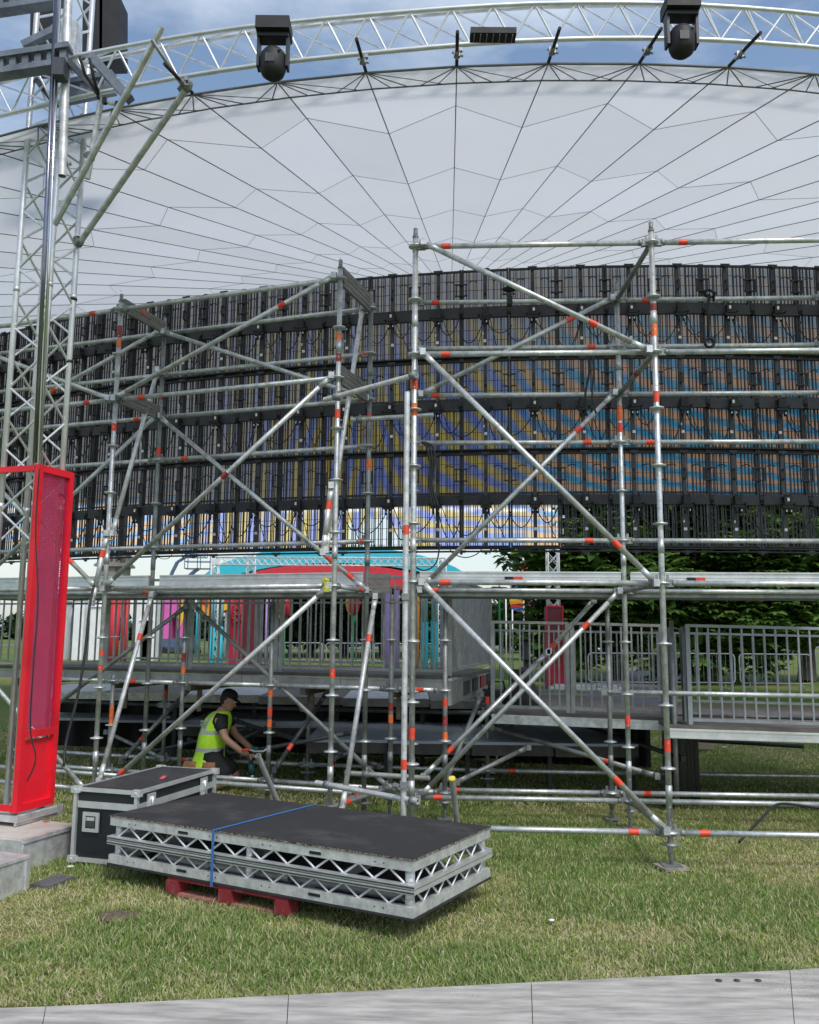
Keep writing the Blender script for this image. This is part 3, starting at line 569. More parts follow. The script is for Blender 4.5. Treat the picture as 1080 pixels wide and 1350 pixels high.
ledger(st,atY(790,912,8.72),atY(1110,918.5,8.45),m=GALV); upright(st,*atY(803,900,9.05)[:2],.12,ZL(4)-.2,range(0,4),[],GALVD)
r9=atY(803,900,9.05)[:2]
ledger(st,V3(r9,ZL(0)),V3((.3,9.15),ZL(0)),[.89]); ledger(st,V3(r9,ZL(0)),V3((4.4,8.95),ZL(0)),[.15])
# deck structure -----------------------------------------------------------------
PE=lambda X:9.42-.335*(X-.35)
nvec=nrm([.335,1,0]); tvec=nrm([1,-.335,0])
def deckbox(parent,X0,X1,zt_,dep,th,me,mt,names=('edge_beam','deck_board'),yo=0.):
    a=np.array([X0,PE(X0)+yo,zt_]); b=np.array([X1,PE(X1)+yo,zt_]); n_=int(max(1,round((X1-X0)/1.2)))
    for i in range(n_):
        p=a+(b-a)*(i/n_); q=a+(b-a)*((i+1)/n_); mb=MB(); c=(p+q)/2+nvec*dep/2-[0,0,.02]; mb.box(c,(np.linalg.norm(q-p)-.006,dep,.035),(tvec,nvec,(0,0,1))); obj(names[1],mb,mt,parent)
        mb=MB(); mb.beam(p-[0,0,th/2+.042]+nvec*.02+tvec*.003,q-[0,0,th/2+.042]+nvec*.02-tvec*.003,.04,th-.004); mb.beam(p-[0,0,.05]+nvec*-.003+tvec*.004,q-[0,0,.05]+nvec*-.003-tvec*.004,.012,.014); obj(names[0],mb,me,parent)
PLY=mat('dark_plywood_deck',(.085,.08,.075),.75,0,.3,5,.2,60); BLUEDECK=mat('pale_blue_grey_deck',(.36,.39,.45),.7,0,.12,3,.05)
DKEDGE=mat('dark_board_edge',(.06,.055,.05),.8,0,.3,6); WOODD=mat('brown_stained_timber',(.15,.12,.09),.8,0,.35,4,.2,50,stretch=(1,1,8))
deckbox(st,-5.4,.42,1.40,2.2,.11,ALUBOARD,PLY)
for X in(-5,-3.6,-2.6,-1.2,-.2): mb=MB(); p=np.array([X,PE(X),1.2]); mb.beam(p+nvec*.05,p+nvec*2.1,.06,.1); mb.beam(p+nvec*.3-[0,0,.3],p+nvec*.3,.05,.05,(0,1,0)); obj('bearer',mb,WOODD,st)
# side end of the platform, receding
e0=np.array([.44,9.42,1.36]); e1=np.array([1.2,12.9,1.36]); 
mb=MB(); mb.beam(e0-[0,0,.14],e1-[0,0,.14],.03,.26); ep=obj('end_panel',mb,ALUBOARD,st); 
for t_ in(.3,.5,.7,.88): mb=MB(); c=e0+(e1-e0)*t_-[-.02,0,.14]; mb.beam(c-(e1-e0)*.06,c+(e1-e0)*.06,.03,.15); obj('recess',mb,POST if t_!=.7 else TAPED,ep)
mb=MB(); mb.beam(e0+[0,0,.0],e1,.05,.03); obj('end_trim',mb,ALU,st)
# lower decks
ld=thing('lower_stage_deck','pale blue grey lower deck panels lying under the raised platform','stage',(-.5,11.6,0))
for i in range(6):
    x0=-2.6+i*.95; _y=1.45 if x0<-1. else 0; mb=MB(); mb.box((x0,11.35+_y-.06*x0,.60),(.94,2.1,.04)); obj('deck_panel',mb,BLUEDECK,ld)
    mb=MB(); mb.box((x0,10.31+_y-.06*x0,.53),(.94,.03,.12)); obj('edge_beam',mb,DKEDGE,ld)
    mb=MB(); mb.box((x0+.45,10.5+_y-.06*x0,.3),(.05,.05,.58)); obj('leg',mb,BLACK,ld)
md=thing('middle_stage_deck','middle deck layer with pale edge boards behind the scaffold legs','stage',(-2.0,12.4,0))
for i in range(6):
    x0=-5.1+i*1.2; y0=12.6-.2*(x0+2); mb=MB(); mb.box((x0,y0+.9,.93),(1.19,1.8,.05)); obj('deck_panel',mb,PLY if i%2 else BLUEDECK,md)
    mb=MB(); mb.box((x0,y0-.02,.90),(1.19,.03,.11)); obj('edge_beam',mb,ALUD if i<3 else ALUBOARD,md); mb=MB(); mb.box((x0+.5,y0+.05,.42),(.06,.06,.84)); obj('leg',mb,BLACK,md)
    mb=MB(); mb.box((x0,y0+.4,.55),(1.19,.9,.035)); obj('step_board',mb,BLUEDECK if i%2 else ALUBOARD,md)
# dark sheets added behind the substructure, standing in for shade under the decks
SHADE=mat('black_shade_sheet',(.012,.012,.013),.9,0,.3,5)
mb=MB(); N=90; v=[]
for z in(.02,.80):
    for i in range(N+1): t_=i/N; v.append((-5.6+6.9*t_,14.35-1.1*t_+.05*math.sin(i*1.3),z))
mb.add(v,[(i,i+1,N+2+i,N+1+i) for i in range(N)],True); tag(obj('shade_sheet',mb,SHADE),'black sheet added to stand for the shade under the stage decks','shade sheet')
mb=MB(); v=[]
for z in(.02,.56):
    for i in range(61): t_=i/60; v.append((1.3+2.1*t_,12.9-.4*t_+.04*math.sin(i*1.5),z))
mb.add(v,[(i,i+1,62+i,61+i) for i in range(60)],True); tag(obj('shade_sheet',mb,SHADE),'short black sheet standing for shade under the lower deck right of the centre uprights','shade sheet')
# landing and ramp on the right
rp=thing('landing','lower stage landing with brown deck and pale edge, right of the centre','stage',(2,9.9,0))
def wk_panels(par,x0,x1,y0,y1,zA,zB,dep,n_,me,mt):
    for i in range(n_):
        a=np.array([x0+(x1-x0)*i/n_,y0+(y1-y0)*i/n_,zA+(zB-zA)*i/n_]); b=np.array([x0+(x1-x0)*(i+1)/n_,y0+(y1-y0)*(i+1)/n_,zA+(zB-zA)*(i+1)/n_]); dv=np.array([0,dep,0.])
        mb=MB(); g=np.array([.002,0,0]); mb.add([a+g,b-g,b-g+dv,a+g+dv,a+g-[0,0,.03],b-g-[0,0,.03],b-g+dv-[0,0,.03],a+g+dv-[0,0,.03]],[(0,1,2,3),(7,6,5,4),(0,4,5,1),(1,5,6,2),(2,6,7,3),(3,7,4,0)]); obj('deck_board',mb,mt,par)
        mb=MB(); mb.beam(a-[0,-.0,.085],b-[0,0,.085],.035,.1); mb.beam(a-[0,.018,.05],b-[0,.018,.05],.012,.016); mb.beam(a-[0,.018,.125],b-[0,.018,.125],.012,.016); obj('edge_beam',mb,me,par)
BROWN=mat('brown_anti_slip_deck',(.13,.115,.105),.85,0,.2,2,.3,200)
wk_panels(rp,.93,2.86,9.9,9.62,1.0,.965,2.9,3,ALUD,BROWN)
rp2=thing('ramp','straight access ramp with brown surface and pale aluminium edge at the right','ramp',(4,9.3,0))
wk_panels(rp2,2.70,6.2,9.25,9.0,.93,.87,3.0,4,ALU,BROWN)
# guardrails --------------------------------------------------------------------
RAILM=mat('grey_guardrail_steel',(.32,.33,.33),.5,.35,.2,8,.1,90)
def guard(label,a,b,h,n_,mid=None,m=None,bw=.018,group='stage guardrails',flat=True,z0=.05):
    a=np.array(a,float); b=np.array(b,float); t=thing('guardrail',label,'guardrail',a,group); m=m or RAILM; u=nrm(b-a)
    for z in(z0,h): mb=MB(); mb.beam(a+[0,0,z],b+[0,0,z],.03,.03); obj('rail',mb,m,t)
    if mid: mb=MB(); mb.beam(a+[0,0,mid]+[0,.015,0],b+[0,0,mid]+[0,.015,0],.02,.022); obj('mid_rail',mb,m,t)
    for e in(a+u*.015,b-u*.015): mb=MB(); mb.beam(e,e+[0,0,h+.0],.045,.034,(0,1,0)); obj('post',mb,m,t)
    bm=MB(); bm.box((0,0,0),(bw,bw*.8,h-z0-.036)); me=bm.mesh('baluster',m)
    for i in range(1,n_): inst('baluster',me,t,a+(b-a)*i/n_+[0,0,(h+z0)/2],math.atan2(u[1],u[0]))
    return t
def plt(X,z): return (X,PE(X)+.06,z)
gsp=[(-5.35,-3.75,'far left guardrail panel beside the red tower'),(-3.72,-2.62,'guardrail panel behind the left scaffold tower, red columns beyond'),(-2.59,-1.5,'guardrail panel before the turquoise columns'),(-1.47,-.03,'guardrail panel before the dark trees in the middle'),(.0,.42,'narrow guardrail panel just before the platform corner')]
for x0,x1,lb in gsp: guard('grey '+lb,plt(x0,1.4),plt(x1,1.4),1.06,max(3,int((x1-x0)/.112)),.78)
guard('densely barred guardrail seen edge on along the platform end',e0+[0,0,.04],e1+[0,0,.04],1.06,30,None,bw=.02)
for x0,x1,lb in((-5.3,-2.8,'left of the worker, far side'),(-2.75,-.2,'in the middle, far side')): guard('second guardrail on the platform '+lb,np.array(plt(x0,1.4))+nvec*2.05,np.array(plt(x1,1.4))+nvec*2.05,1.06,22,None)
guard('grey guardrail along the landing between the dense rail and the gate post',(.93,9.92,1.0),(1.78,9.80,.99),.98,8); guard('grey guardrail along the landing left of the gate post',(1.8,9.79,.99),(2.78,9.65,.97),.98,9)
guard('long grey guardrail along the front of the ramp at the right',(2.92,9.27,.93),(6.0,9.02,.88),1.02,27,None,mat('blue_grey_guardrail',(.30,.33,.35),.5,.35,.15,6))
guard('rear guardrail on the far side of the landing',(1.2,12.6,.98),(3.5,12.3,.96),.92,16,.1); guard('rear guardrail on the far side of the ramp',(3.6,12.0,.93),(7.2,11.7,.88),.95,24)
gp=thing('gate','folded grey gate leaf standing open between landing and ramp','gate',(2.82,9.35,.9))
for i,(a,b) in enumerate((((2.80,9.32),(2.86,9.75)),((2.90,9.30),(2.97,9.6)))): mb=MB(); mb.beam((*a,1.45),(*b,1.43),.03,.98); obj('gate_panel',mb,mat('grey_gate_panel',(.16,.17,.18),.5,.3,.15,5),gp); 
mb=MB(); mb.tube((2.78,9.3,.1),(2.78,9.3,2.0),.024,10); obj('gate_post',mb,GALVD,gp)
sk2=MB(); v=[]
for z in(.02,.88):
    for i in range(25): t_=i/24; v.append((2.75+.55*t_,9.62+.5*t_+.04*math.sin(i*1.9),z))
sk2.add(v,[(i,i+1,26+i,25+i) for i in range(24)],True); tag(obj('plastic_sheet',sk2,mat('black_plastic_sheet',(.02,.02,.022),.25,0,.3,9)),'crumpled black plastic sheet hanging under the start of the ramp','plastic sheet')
# ================================================================== CORNER TRUSS TOWER AND TOP LEFT CORNER
tt=thing('truss_tower','tall aluminium lattice truss tower at the left, rising out of the red casing','truss tower',(-3.25,7.75,.3),)
_a=atY(50,612,7.42)[:2]; _b=atY(95,625,7.83)[:2]; _u=(_b-_a)/np.linalg.norm(_b-_a); _n=np.array([_u[1],-_u[0]])
ch=[tuple(_b-_u*.07-_n*.05),tuple(_a+_u*.05-_n*.05),tuple(_a+_u*.05-_n*.42),tuple(_b-_u*.07-_n*.42)]
for c in ch: mb=MB(); mb.tube((*c,.3),(*c,10.5),.026,12); [mb.tube((*c,z),(*c,z+.05),.029,12) for z in(2.9,4.9,6.4)]; obj('chord',mb,ALU,tt)
for i in range(4):
    a,b=ch[i],ch[(i+1)%4]; z=2.6
    while z<10.0:
        for(p,q,z0,z1) in((a,b,z,z+.28),(b,a,z+.28,z+.56)):
            mb=MB(); mb.tube((*p,z0),(*q,z1),.011,8,cap=False); obj('lacing',mb,ALU,tt)
        z+=.56
for z in(3.05,4.3,4.9,5.5): 
    mb=MB(); mb.lathe((ch[0][0],ch[0][1],z),[(.034,-.012),(.034,.012)],12); obj('black_strap',mb,RUBBER,tt)
loose('dark polished pole running down in front of the truss tower',atY(75,-30,6.95),atY(46,610,6.95),m=mat('polished_dark_pole',(.22,.23,.28),.18,.9,.2,4),r=.018,hollow=False,group='poles by the truss tower')
loose('shiny bright pole beside the dark one by the truss tower',atY(80,-30,7.0),atY(53,612,7.0),m=mat('polished_bright_pole',(.7,.71,.74),.15,.9,.1,4),r=.014,hollow=False,group='poles by the truss tower')
loose('thick grey pole end hanging by the truss tower, top left',atY(91,-30,7.05),atY(82,232,7.05),m=ALUD,r=.036,coup=(.93,),group='poles by the truss tower')
loose('slanted grey tube hanging below the corner brackets, top left',atY(134,128,6.95),atY(115,236,7.1),m=GALV,r=.026,coup=(.72,),group='poles by the truss tower')
loose('long slanted tube from the ring truss down across the truss tower',atY(214,36,6.5),atY(72,296,7.2),m=GALV,r=.027,group='long slanted tubes, top left')
loose('long slanted tube from the ring truss to the tower chord, right of the other',atY(252,108,6.75),atY(103,323,7.75),m=GALV,r=.027,coup=(.985,.03),group='long slanted tubes, top left')
loose('short brace tube under the ring truss, crossing to its lower chord',atY(200,52,6.5),atY(247,122,6.85),m=GALVD,r=.016,coup=(.9,),hollow=False,group='long slanted tubes, top left')
jm=mat('blue_grey_steel_bracket',(.17,.19,.22),.45,.4,.25,6,.1)
jb=thing('corner_bracket','heavy grey steel corner brackets joining ring truss and tower, top left','bracket',atY(90,90,7.2))
def ladder(a,b,h,n,label):
    a=np.array(a);b=np.array(b)
    for z in(0,h): mb=MB(); mb.beam(a+[0,0,z],b+[0,0,z],.12,.05); obj('ladder_rail',mb,jm,jb)
    for i in range(n): c=a+(b-a)*(i+.5)/n; mb=MB(); mb.beam(c,c+[0,0,h],.055,.07,(0,1,0)); obj('ladder_rung',mb,jm,jb)
ladder(atY(-40,104,7.0),atY(92,84,7.0),.15,8,''); ladder(atY(88,131,7.5),atY(150,118,7.4),.14,4,''); ladder(atY(-40,20,7.3),atY(92,0,7.3),.15,8,'')
for a,b,w in(((88,78,7.0),(128,120,7.0),.05),((120,74,6.8),(172,132,6.8),.07),((48,105,7.6),(75,140,7.6),.05),((30,60,7.3),(92,30,7.3),.06)):
    mb=MB(); mb.beam(atY(*a),atY(*b),w,w); obj('strut',mb,jm if w>.05 else DARKST,jb)
mb=MB(); mb.box(atY(93,62,7.2),(.14,.14,.42)); obj('corner_post',mb,ALUD,jb); mb=MB(); mb.box(atY(80,92,6.95),(.10,.12,.16)); obj('sleeve',mb,DARKST,jb)
for pts in([(105,74,6.7),(112,98,6.8),(128,122,6.9),(130,130,6.9)],[(118,76,6.7),(124,105,6.8),(130,125,6.9)]): mb=MB(); mb.path([atY(*p) for p in pts],.014,6); obj('black_sling',mb,STR,jb)
t=thing('turnbuckle','small white and black turnbuckle hanging below the corner brackets','turnbuckle',atY(145,133,6.9)); mb=MB(); mb.tube(atY(138,133,6.9),atY(154,138,6.9),.02,8); obj('body',mb,WHITE,t)
mb=MB(); mb.box(atY(138,133,6.88),(.03,.04,.05)); mb.box(atY(155,138,6.88),(.03,.04,.05)); obj('jaw',mb,BLACKM,t)
sp_=thing('speaker_cluster','dark loudspeaker boxes hanging above the corner brackets, top left','loudspeaker',atY(130,70,9.0))
for i,(a,b) in enumerate(((128,50),(150,46),(60,52))): mb=MB(); mb.box(atY(a,b,9.0),(.22,.3,.75),(nrm([1,0,.05]),(0,1,0),nrm([-.05,0,1]))); obj('cabinet',mb,BLACKM,sp_)
# ================================================================== RED CASED PANEL at the left
rpn=thing('red_casing','tall red casing with perforated mesh face around the tower foot','casing',(-3.2,7.6,.28))
P1=atY(50,612,7.42)*[1,1,0]; P2=atY(95,625,7.83)*[1,1,0]; u=nrm(P2-P1); nr=np.array([u[1],-u[0],0]); wd=np.linalg.norm(P2-P1); zt2=atY(50,612,7.42)[2]; zb2=.36
def onp(s,z,o=0.): return P1+u*(s*wd)+nr*o+np.array([0,0,z])
FRW=.045
for a,b in(((0,zb2),(0,zt2)),((1,zb2),(1,zt2))): mb=MB(); s0=.05 if a[0]==0 else .95; mb.beam(onp(s0,zb2),onp(s0,zt2),.05,.05,u); obj('frame_bar',mb,RED,rpn)
zm2=.98
for z in(zt2-.03,zm2,zb2+.03): mb=MB(); mb.beam(onp(.11,z),onp(.89,z),.05,.06); obj('frame_bar',mb,RED,rpn)
mb=MB(); mb.beam(onp(.1,(zb2+zm2)/2,-.012),onp(.9,(zb2+zm2)/2,-.012),.006,zm2-zb2-.1); obj('solid_sheet',mb,RED,rpn)
mb=MB(); mb.beam(onp(.1,(zt2+zm2)/2,-.05),onp(.9,(zt2+zm2)/2,-.05),.004,zt2-zm2-.1); obj('back_sheet',mb,mat('dull_pink_backing',(.78,.36,.52),.8,0,.12,3),rpn)
# mesh of crossing wires
MESHW=mat('red_mesh_wire',(.55,.02,.10),.5,0,.1); mb=MB(); hh=zt2-zm2-.06; W_=wd*.8; st_=.021
def clipseg(c,sl):
    pts=[]
    for s in(0,1):
        z=c+sl*s*W_; pts.append((s,z))
    (s0,z0),(s1,z1)=pts; lo_,hi_=0,hh
    def cut(s0,z0,s1,z1):
        out=[]
        for t in(0,1): out.append((s0+(s1-s0)*t,z0+(z1-z0)*t))
        return out
    ts_=[0,1]
    if z1!=z0:
        ta=(lo_-z0)/(z1-z0); tb_=(hi_-z0)/(z1-z0); t0,t1=min(ta,tb_),max(ta,tb_); t0=max(0,t0); t1=min(1,t1)
        if t0>=t1: return None
        ts_=[t0,t1]
    return [(s0+(s1-s0)*t,z0+(z1-z0)*t) for t in ts_]
for sl in(.55,-.55):
    c=-W_*.6
    while c<hh+W_*.6:
        q=clipseg(c,sl)
        if q: 
            a,b=[P1+u*(.1*wd+s*W_)+nr*(.004 if sl>0 else -.002)+np.array([0,0,zm2+.03+z]) for s,z in q]; mb.beam(a,b,.003,.0055)
        c+=st_
tag(obj('mesh_infill',mb,MESHW,rpn),kind='stuff')
mb=MB(); Q1=P1-nr*.42; q=[P1+u*0-nr*.02,P1-nr*.45,P2-nr*.45,P2-nr*.03]; 
mb.beam((q[0]+q[1])/2*1+np.array([0,0,zb2+.03])-nr*.0,(q[0]+q[1])/2+np.array([0,0,zt2-.03]),.02,.4,(0,1,0)) if False else None
mb.beam(P1-nr*.03+u*.01+[0,0,zt2-.03],P1-nr*.45+u*.01+[0,0,zt2-.03],.03,.05); mb.beam(P1-nr*.03+u*.01+[0,0,zb2+.03],P1-nr*.45+u*.01+[0,0,zb2+.03],.03,.05); obj('side_frame',mb,RED,rpn)
mb=MB(); mb.beam(onp(-.03,.31,-.2),onp(1.06,.31,-.2),.5,.05); mb.beam(onp(-.05,.30,.03),onp(1.25,.30,.03),.01,.085); obj('base_channel',mb,ALUD,rpn)
# ================================================================== CONCRETE TOPPED BALLAST BLOCK
CONC=mat('pale_concrete_board',(.48,.44,.39),.85,0,.18,3,.25,60)
bl=thing('ballast_block','low galvanised block with pale concrete top under the red casing','ballast block',(-3.3,7.8,0))
zt3=.25; c0=atZ(104,1086,zt3); c1=atZ(42,1104,zt3); u1=nrm(c1-c0); v1=np.array([-u1[1],u1[0],0]); v1=v1 if v1[1]>0 else -v1
a0=c0; a1=c0+u1*.62
Pm=(a0+a1)/2+v1*.55; mb=MB(); mb.box([Pm[0],Pm[1],zt3-.01],(.6,1.08,.02),(u1,v1,(0,0,1))); obj('top_board',mb,CONC,bl)
mb=MB(); c=(a0+a1)/2; mb.box([c[0],c[1],zt3/2-.005],(.62,.02,zt3-.01),(u1,v1,(0,0,1))); mb.box([*(c-v1*.0)[:2],zt3-.012],(.63,.045,.03),(u1,v1,(0,0,1))); mb.box([*(a1+v1*.55)[:2],zt3/2-.005],(.02,1.1,zt3-.01),(u1,v1,(0,0,1))); obj('front_plate',mb,ALUD,bl)
mb=MB(); mb.box([*(a0+v1*.55)[:2],zt3/2-.005],(.02,1.1,zt3-.01),(u1,v1,(0,0,1))); mb.box([*(c+v1*1.1)[:2],zt3/2-.005],(.62,.02,zt3-.01),(u1,v1,(0,0,1))); obj('rear_plate',mb,ALUD,bl)
mb=MB(); mb.box([*(a0+v1*.30+u1*.05)[:2],zt3+.003],(.035,.05,.004),(u1,v1,(0,0,1))); obj('red_mark',mb,TAPE,bl)
b2=thing('ballast_block','second galvanised block cut off by the left edge, nearest the camera','ballast block',(-3.1,6.9,0),)
d0=atZ(38,1128,.24); mb=MB(); c=d0+u1*.42+v1*.16; mb.box([c[0],c[1],.115],(.8,.36,.23),(u1,v1,(0,0,1))); obj('body',mb,ALUD,b2); mb=MB(); mb.box([c[0],c[1],.24],(.82,.38,.02),(u1,v1,(0,0,1))); obj('lid',mb,ALUD,b2)
for s in(-.39,-.1,.2): mb=MB(); p=c+u1*s-v1*.185; mb.box([p[0],p[1],.12],(.03,.012,.2),(u1,v1,(0,0,1))); obj('rib',mb,ALU,b2)
t=obj('paving_slab',MB().box([*(atZ(70,1163,.02)[:2]),.02],(.28,.16,.03),(u1,v1,(0,0,1))),mat('dark_slab',(.11,.11,.115),.8,0,.2)); tag(t,'flat dark grey slab lying in the grass beside the nearest block','slab')
# ================================================================== FLIGHT CASE
CASE=mat('black_laminate_case',(.012,.014,.019),.45,0,.15,6,.15,150); CASET=mat('scuffed_black_case_top',(.03,.03,.034),.65,0,.3,6,.1,90,col2=(.08,.075,.07),thr=(.5,.8))
zc=.60; k0=atZ(103,1037,zc); k1=atZ(181,1043,zc); k3=atZ(283,1014,zc)
ux=nrm(k1-k0); Lx=np.linalg.norm(k1-k0); uy=np.array([-ux[1],ux[0],0]); uy=uy if uy[1]>0 else -uy; 
Ly=float((k3-k1)@uy); 
uy=nrm(k3-k1); ux=np.array([uy[1],-uy[0],0]); Lx=float((k1-k0)@ux); Ly=float((k3-k1)@uy); zb4=.03; k1=k1; k0=k1-ux*Lx
fc=thing('flight_case','long black flight case with aluminium edges and ball corners behind the deck stack','flight case',(*((k0+k1)/2+uy*Ly/2)[:2],0))
AX=(ux,uy,(0,0,1))
def fp(s,t,z): return k0+ux*s+uy*t+np.array([0,0,z-zc])
mb=MB(); mb.box(fp(Lx/2,Ly/2,(zb4+zc-.14)/2+.002),(Lx-.02,Ly-.02,zc-.14-zb4),AX); obj('case_body',mb,CASE,fc)
mb=MB(); mb.box(fp(Lx/2,Ly/2,zc-.07),(Lx-.02,Ly-.02,.12),AX); obj('lid',mb,CASE,fc); mb=MB(); mb.box(fp(Lx/2,Ly/2,zc-.006),(Lx-.06,Ly-.06,.01),AX); obj('top_laminate',mb,CASET,fc)
for z,h in((zc-.015,.032),(zc-.13,.05),(zb4+.018,.034)):
    for a,b in((fp(.0,.0,z),fp(Lx,0,z)),(fp(Lx,0,z),fp(Lx,Ly,z)),(fp(Lx,Ly,z),fp(0,Ly,z)),(fp(0,Ly,z),fp(0,0,z))): mb=MB(); t_=nrm(b-a); mb.beam(a+t_*.022,b-t_*.022,.014,h); obj('edge_trim',mb,ALU,fc)
for s,t_ in((0,0),(1,0),(1,1),(0,1)):
    mb=MB(); c=fp(s*Lx,t_*Ly,0); mb.box([c[0],c[1],(zb4+zc)/2],(.03,.03,zc-zb4-.05),AX); obj('corner_trim',mb,ALU,fc)
    for z in(zc-.018,zb4+.02):
        mb=MB(); mb.lathe([c[0],c[1],z],[(.001,-.03),(.022,-.024),(.032,0),(.024,.02),(.001,.028)],12); mb.box([c[0],c[1],z],(.075,.05,.05),AX); obj('ball_corner',mb,ALUD,fc)
for t_ in(.16,.84):
    mb=MB(); c=fp(Lx+.006,Ly*t_,zc-.13); mb.box(c,(.012,.11,.17),AX); mb.box(c+ux*.01+[0,0,.01],(.012,.07,.06),AX); mb.tube(c+ux*.012-[0,0,.05],c+ux*.012+[0,0,.06],.012,8); mb.box(c+ux*.012+[0,0,-.05],(.012,.03,.05),AX); obj('latch',mb,ALU,fc)
for (c,A_) in((fp(Lx*.28,-.004,.34),(ux,-uy,(0,0,1))),):
    mb=MB(); X,Yv,Z=A_; w,h=.15,.15; [mb.box(c+X*dx+np.array([0,0,dz])+Yv*.006,(a_,.014,b_),(X,Yv,Z)) for dx,dz,a_,b_ in((-w/2+.014,0,.028,h),(w/2-.014,0,.028,h),(0,h/2-.014,w-.056,.028),(0,-h/2+.014,w-.056,.028))]
    obj('handle_plate',mb,ALU,fc); mb=MB(); mb.box(c+Yv*.0,(w-.05,.004,h-.05),(X,Yv,Z)); mb.box(c+Yv*.012+[0,0,-.012],(w-.07,.014,.05),(X,Yv,Z)); obj('handle',mb,POST,fc)
    mb=MB(); mb.box(c+Yv*.014+[0,0,.018],(w-.08,.008,.04),(X,Yv,Z)); obj('handle_spring',mb,ALUD,fc)
mb=MB(); mb.box(fp(Lx*.70,Ly*.52,zc+.003),(.035,.15,.003),(nrm(ux+uy*.4),nrm(uy-ux*.4),(0,0,1))); obj('pink_tape',mb,mat('pink_tape',(.8,.10,.14),.5),fc)
# ================================================================== STACK OF TWO STAGE DECKS ON A RED PALLET
zd=.49; f0=atZ(545,1133,zd); l0=atZ(146,1074,zd); r0=atZ(650,1090,zd); uL=nrm(l0-f0); LL=np.linalg.norm(l0-f0); uW=np.array([-uL[1],uL[0],0]); uW=uW if uW[1]>0 else -uW
WW=float((r0-f0)@uW); sh=float((r0-f0)@uL)
# keep the true right edge direction from the photo but close to square
uW=nrm(uW*WW+uL*sh*.6); WW=np.linalg.norm(r0-f0)
DTOP=mat('black_phenolic_deck',(.026,.025,.028),.7,0,.25,2.6,.25,90,col2=(.075,.07,.068),thr=(.52,.78)); ROUGH=mat('worn_ply_edge',(.30,.25,.19),.9,0,.9,60,.4,80,col2=(.03,.028,.026),thr=(.46,.54))
def dp(s,t,z): return f0+uL*s+uW*t+np.array([0,0,z-zd])
def make_deck(label,zhi,zlo,flip):
    """zhi..zlo: full height; rail side at the plywood, bar chord at the other"""
    th=thing('stage_deck',label,'stage deck',dp(LL/2,WW/2,zlo),'stacked stage decks'); sg=-1 if flip else 1; zp=zlo if flip else zhi
    A_=(uL,nrm(uW),(0,0,1))
    def skewbox(mb,s0,s1,t0,t1,za,zb_):
        v=[dp(s,t,z) for z in(za,zb_) for t in(t0,t1) for s in(s0,s1)]; mb.add(v,[(0,2,3,1),(4,5,7,6),(0,1,5,4),(2,6,7,3),(0,4,6,2),(1,3,7,5)])
    g=.004; mb=MB(); za,zb_=sorted((zp-sg*.000,zp-sg*.013)); 
    o_=-.006 if not flip else -.004
    for s0,s1 in((0,LL/2-.002),(LL/2+.002,LL)) if False else ((0,LL),): skewbox(mb,-.004,s1+.004,-.004,WW+.004,za,zb_)
    obj('deck_board',mb,DTOP,th)
    mb=MB(); e=.0065
    for (s0,s1,t0,t1) in((-e,LL+e,-e,-.0042),(-e,-.0042,-e,WW+e),(LL+.0042,LL+e,-e,WW+e)): skewbox(mb,s0,s1,t0,t1,za+.001,zb_-.002)
    obj('board_edge',mb,ROUGH if not flip else DTOP,th)
    def rail(nm,z,h,w,m,o=0.):
        za,zb_=z-h/2,z+h/2
        for s0,s1,t0,t1 in((-o,LL+o,-o,w-o),(-o,LL+o,WW-w+o,WW+o),(-o,w-o,w-o,WW-w+o),(LL-w+o,LL+o,w-o,WW-w+o)): mb=MB(); skewbox(mb,s0,s1,t0,t1,za,zb_); obj(nm,mb,m,th)
    rail('edge_rail',zp-sg*.045,.06,.045,ALUD); zb5=zp-sg*.162
    rail('lower_chord',zb5,.026,.036,ALU,.012)
    mb=MB(); skewbox(mb,-.016,LL+.016,-.018,-.012,zb5-.004,zb5+.004); obj('chord_groove',mb,POST,th)
    for s,t in((.05,.05),(LL-.05,.05),(LL-.05,WW-.05),(.05,WW-.05),(LL*.5,.05),(LL*.5,WW-.05)): mb=MB(); mb.tube(dp(s,t,zp-sg*.075),dp(s,t,zp-sg*.16),.03,10); obj('leg_socket',mb,ALUD,th)
    n_=11; z0,z1=zp-sg*.074,zp-sg*.151
    for t in(.02,WW-.02):
        for i in range(n_):
            a=.07+(LL-.14)*i/n_; b=.07+(LL-.14)*(i+1)/n_; m_=(a+b)/2
            for p,q in((dp(a,t,z1),dp(m_,t,z0)),(dp(m_,t,z0),dp(b,t,z1))): mb=MB(); mb.tube(p,q,.0075,8,cap=False); obj('web_bar',mb,ALU,th)
    for s in(.02,LL-.02):
        for i in range(5):
            a=.07+(WW-.14)*i/5; b=.07+(WW-.14)*(i+1)/5; m_=(a+b)/2
            for p,q in((dp(s,a,z1),dp(s,m_,z0)),(dp(s,m_,z0),dp(s,b,z1))): mb=MB(); mb.tube(p,q,.0075,8,cap=False); obj('web_bar',mb,ALU,th)
    for s in(LL*.28,LL*.72):
        mb=MB(); skewbox(mb,s-.045,s+.045,-.003,.002,zp-sg*.05-.009,zp-sg*.05+.009); obj('slot',mb,BLACKM,th)
    mb=MB()
    for s in(LL*.08,LL*.105,LL*.42,LL*.445,LL*.60,LL*.625,LL*.9,LL*.925): mb.tube(dp(s,-.002,zp-sg*.047),dp(s,.002,zp-sg*.047),.005,8)
    tag(obj('bolt_hole',mb,BLACKM,th),kind='stuff')
    for s in(LL*.33,LL*.67): mb=MB(); skewbox(mb,s-.02,s+.02,.05,WW-.05,*sorted((zp-sg*.02,zp-sg*.07))); obj('cross_member',mb,ALUD,th)
    return th
